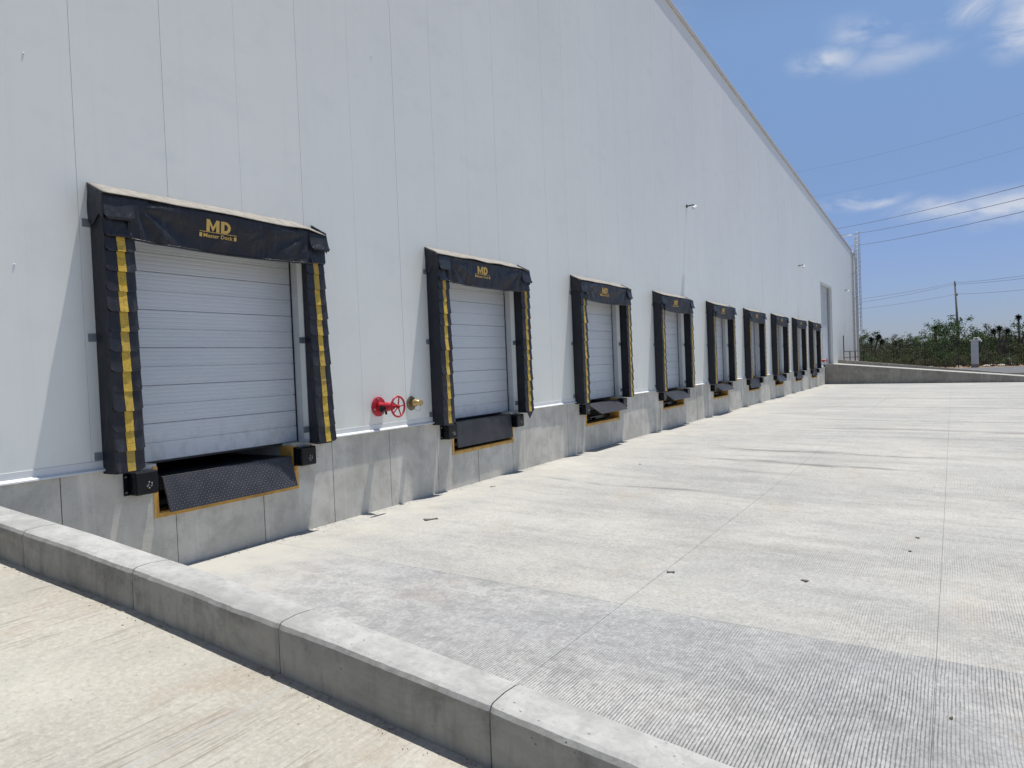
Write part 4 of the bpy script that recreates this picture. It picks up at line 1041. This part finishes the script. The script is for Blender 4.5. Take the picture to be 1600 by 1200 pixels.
# distant band of woodland
rnd = random.Random(11); m = MB()
for k in range(9000):
    y = rnd.uniform(175, 520); x = rnd.uniform(-40 - y * .3, 30 + y * .22); h = rnd.uniform(0, 3.4) * (1 + .4 * noise.noise((x * .05, y * .05, 3)))
    q = Vector((x, y, h)); u = Vector((rnd.uniform(-1, 1), rnd.uniform(-1, 1), rnd.uniform(-.3, 1))).normalized() * rnd.uniform(.9, 1.8); w = u.cross(Vector((rnd.uniform(-1, 1), rnd.uniform(-1, 1), rnd.uniform(-1, 1)))).normalized() * .7
    m.add([q - u * .5, q + w * .5, q + u * .5, q - w * .5], [(0, 1, 2, 3)])
tag(m.obj('distant_scrub', M['leafA'], None, fix=False), 'distant olive scrub merging along the horizon behind the fence', 'scrub', None, 'stuff')
m = MB(); rnd = random.Random(12)
for k in range(9000):
    x, y = rnd.uniform(-12, 34), rnd.uniform(90.6, 112); h = rnd.uniform(.15, .55); a = rnd.uniform(0, 3.14); w = Vector((math.cos(a), math.sin(a), 0)) * .05
    t = Vector((rnd.uniform(-.15, .15), rnd.uniform(-.15, .15), h)); q = Vector((x, y, .2)); m.add([q - w, q + w, q + t], [(0, 1, 2)])
tag(m.obj('ground_cover', M['grass'], None, fix=False), 'dry tan and green ground cover behind the fence', 'ground cover', None, 'stuff')
rnd = random.Random(3)
def rock(seed):
    rd = random.Random(seed); m = MB(); n, k = 8, 5
    for j in range(k + 1):
        ph = math.pi * j / k
        for i in range(n):
            t = 2 * math.pi * i / n; r = .5 * (1 + .35 * (rd.random() - .5)); m.v.append((r * math.sin(ph) * math.cos(t), r * math.sin(ph) * math.sin(t), .32 * math.cos(ph) * (1 + .2 * rd.random())))
    for j in range(k):
        for i in range(n): m.f.append((j * n + i, j * n + (i + 1) % n, (j + 1) * n + (i + 1) % n, (j + 1) * n + i))
    return m.mesh('pale_rock', M['rock'])
RK = [rock(s) for s in range(3)]
for k in range(26):
    x = rnd.uniform(-3, 20); y = rnd.uniform(91, 97) if k % 3 else rnd.uniform(98, 102)
    o = link('pale_rock', RK[k % 3], None, (x, y, .25 + (.5 if k % 3 == 0 and x > 12 else 0))); s = rnd.uniform(.25, .8); o.scale = (s * 1.5, s, s); o.rotation_euler = (0, 0, rnd.uniform(0, 6))
    tag(o, 'pale limestone rock lying in the scrub behind the fence', 'rock', 'pale rocks behind the fence')

# ------------------------------------------------------------------ litter on the yard
def scrap(x, y, w, l, rot, label, mat, seed, name='debris_scrap'):
    rd = random.Random(seed); z = yard_z(x, y) + .004
    def fn(u, v, off=0): return ((u - .5) * w, (v - .5) * l * (1 + .5 * math.sin(u * 5 + seed)), .006 + .022 * abs(noise.noise((u * 4 + seed, v * 4, 0))) + off)
    m = MB().grid(lambda u, v: fn(u, v), 8, 4).grid(lambda u, v: fn(u, v, -.003), 8, 4)
    NN = 45; rim = [a * 5 for a in range(9)] + [40 + j for j in range(1, 5)] + [a * 5 + 4 for a in range(7, -1, -1)] + [j for j in range(3, 0, -1)]
    for a in range(len(rim)): p, q = rim[a], rim[(a + 1) % len(rim)]; m.f.append((p, q, q + NN, p + NN))
    o = m.obj(name, mat, None, True); o.location = (x, y, z); o.rotation_euler = (0, 0, rot); o.scale = (.75, .75, .75); tag(o, label, 'litter', None)
scrap(1.2, 9.08, .30, .11, .9, 'dark flat strip of litter on the yard near the second nearest dock', M['paper'], 1)
scrap(5.35, 8.2, .12, .07, .3, 'crumpled grey scrap in the middle of the yard, left of the dark leaf', M['paper'], 2)
scrap(6.75, 8.6, .10, .06, -.4, 'small dark dry leaf lying in the middle of the yard', M['trunk'], 3)
scrap(7.75, 11.3, .07, .05, .4, 'tiny dark scrap on the yard, upper of two near the right joint', M['trunk'], 4)
scrap(7.70, 10.5, .05, .04, 1.4, 'tiny dark scrap on the yard, lower of two near the right joint', M['trunk'], 5)
scrap(8.16, 5.85, .05, .02, 1.2, 'thin dark twig bit on the grooved grey paving at the right', M['trunk'], 6)
scrap(2.05, 15.8, .07, .05, .2, 'dark speck of litter on the yard before the third nearest dock', M['trunk'], 7)
scrap(.55, 11.9, .13, .05, .7, 'dark bit of litter at the wall foot below the second nearest dock', M['trunk'], 8)
scrap(.75, 53.5, .35, .25, .2, 'faded pink scrap at the wall foot near the far retaining wall', M['red'], 9)

# grit gathered along the foot of the wall, on the joints and beside the kerb
rnd = random.Random(21); m = MB()
def pebble(x, y, z, r_):
    a = [rnd.uniform(.6, 1.2) * r_ for _ in range(5)]
    m.add([(x + a[0], y, z), (x, y + a[1], z), (x - a[2], y, z), (x, y - a[3], z), (x + r_ * .2, y, z + a[4] * .7)], [(0, 1, 4), (1, 2, 4), (2, 3, 4), (3, 0, 4)])
for k in range(1500):
    x = abs(rnd.gauss(0, .10)) + .01; y = rnd.uniform(4, 40); pebble(x, y, yard_z(x, y) + .002, rnd.uniform(.003, .011))
for k in range(500):
    y = 2.72 - abs(rnd.gauss(0, .05)) - .005; x = rnd.uniform(1, 9); pebble(x, y, interp(RT, x) + .001, rnd.uniform(.002, .007))
for k in range(500):
    x = rnd.uniform(.5, 12); y = rnd.uniform(3.2, 20); pebble(x, y, yard_z(x, y) + .002, rnd.uniform(.002, .006))
tag(m.obj('grit', M['soil'], None, fix=False), 'fine brown grit gathered along the wall foot and kerb', 'grit', None, 'stuff')
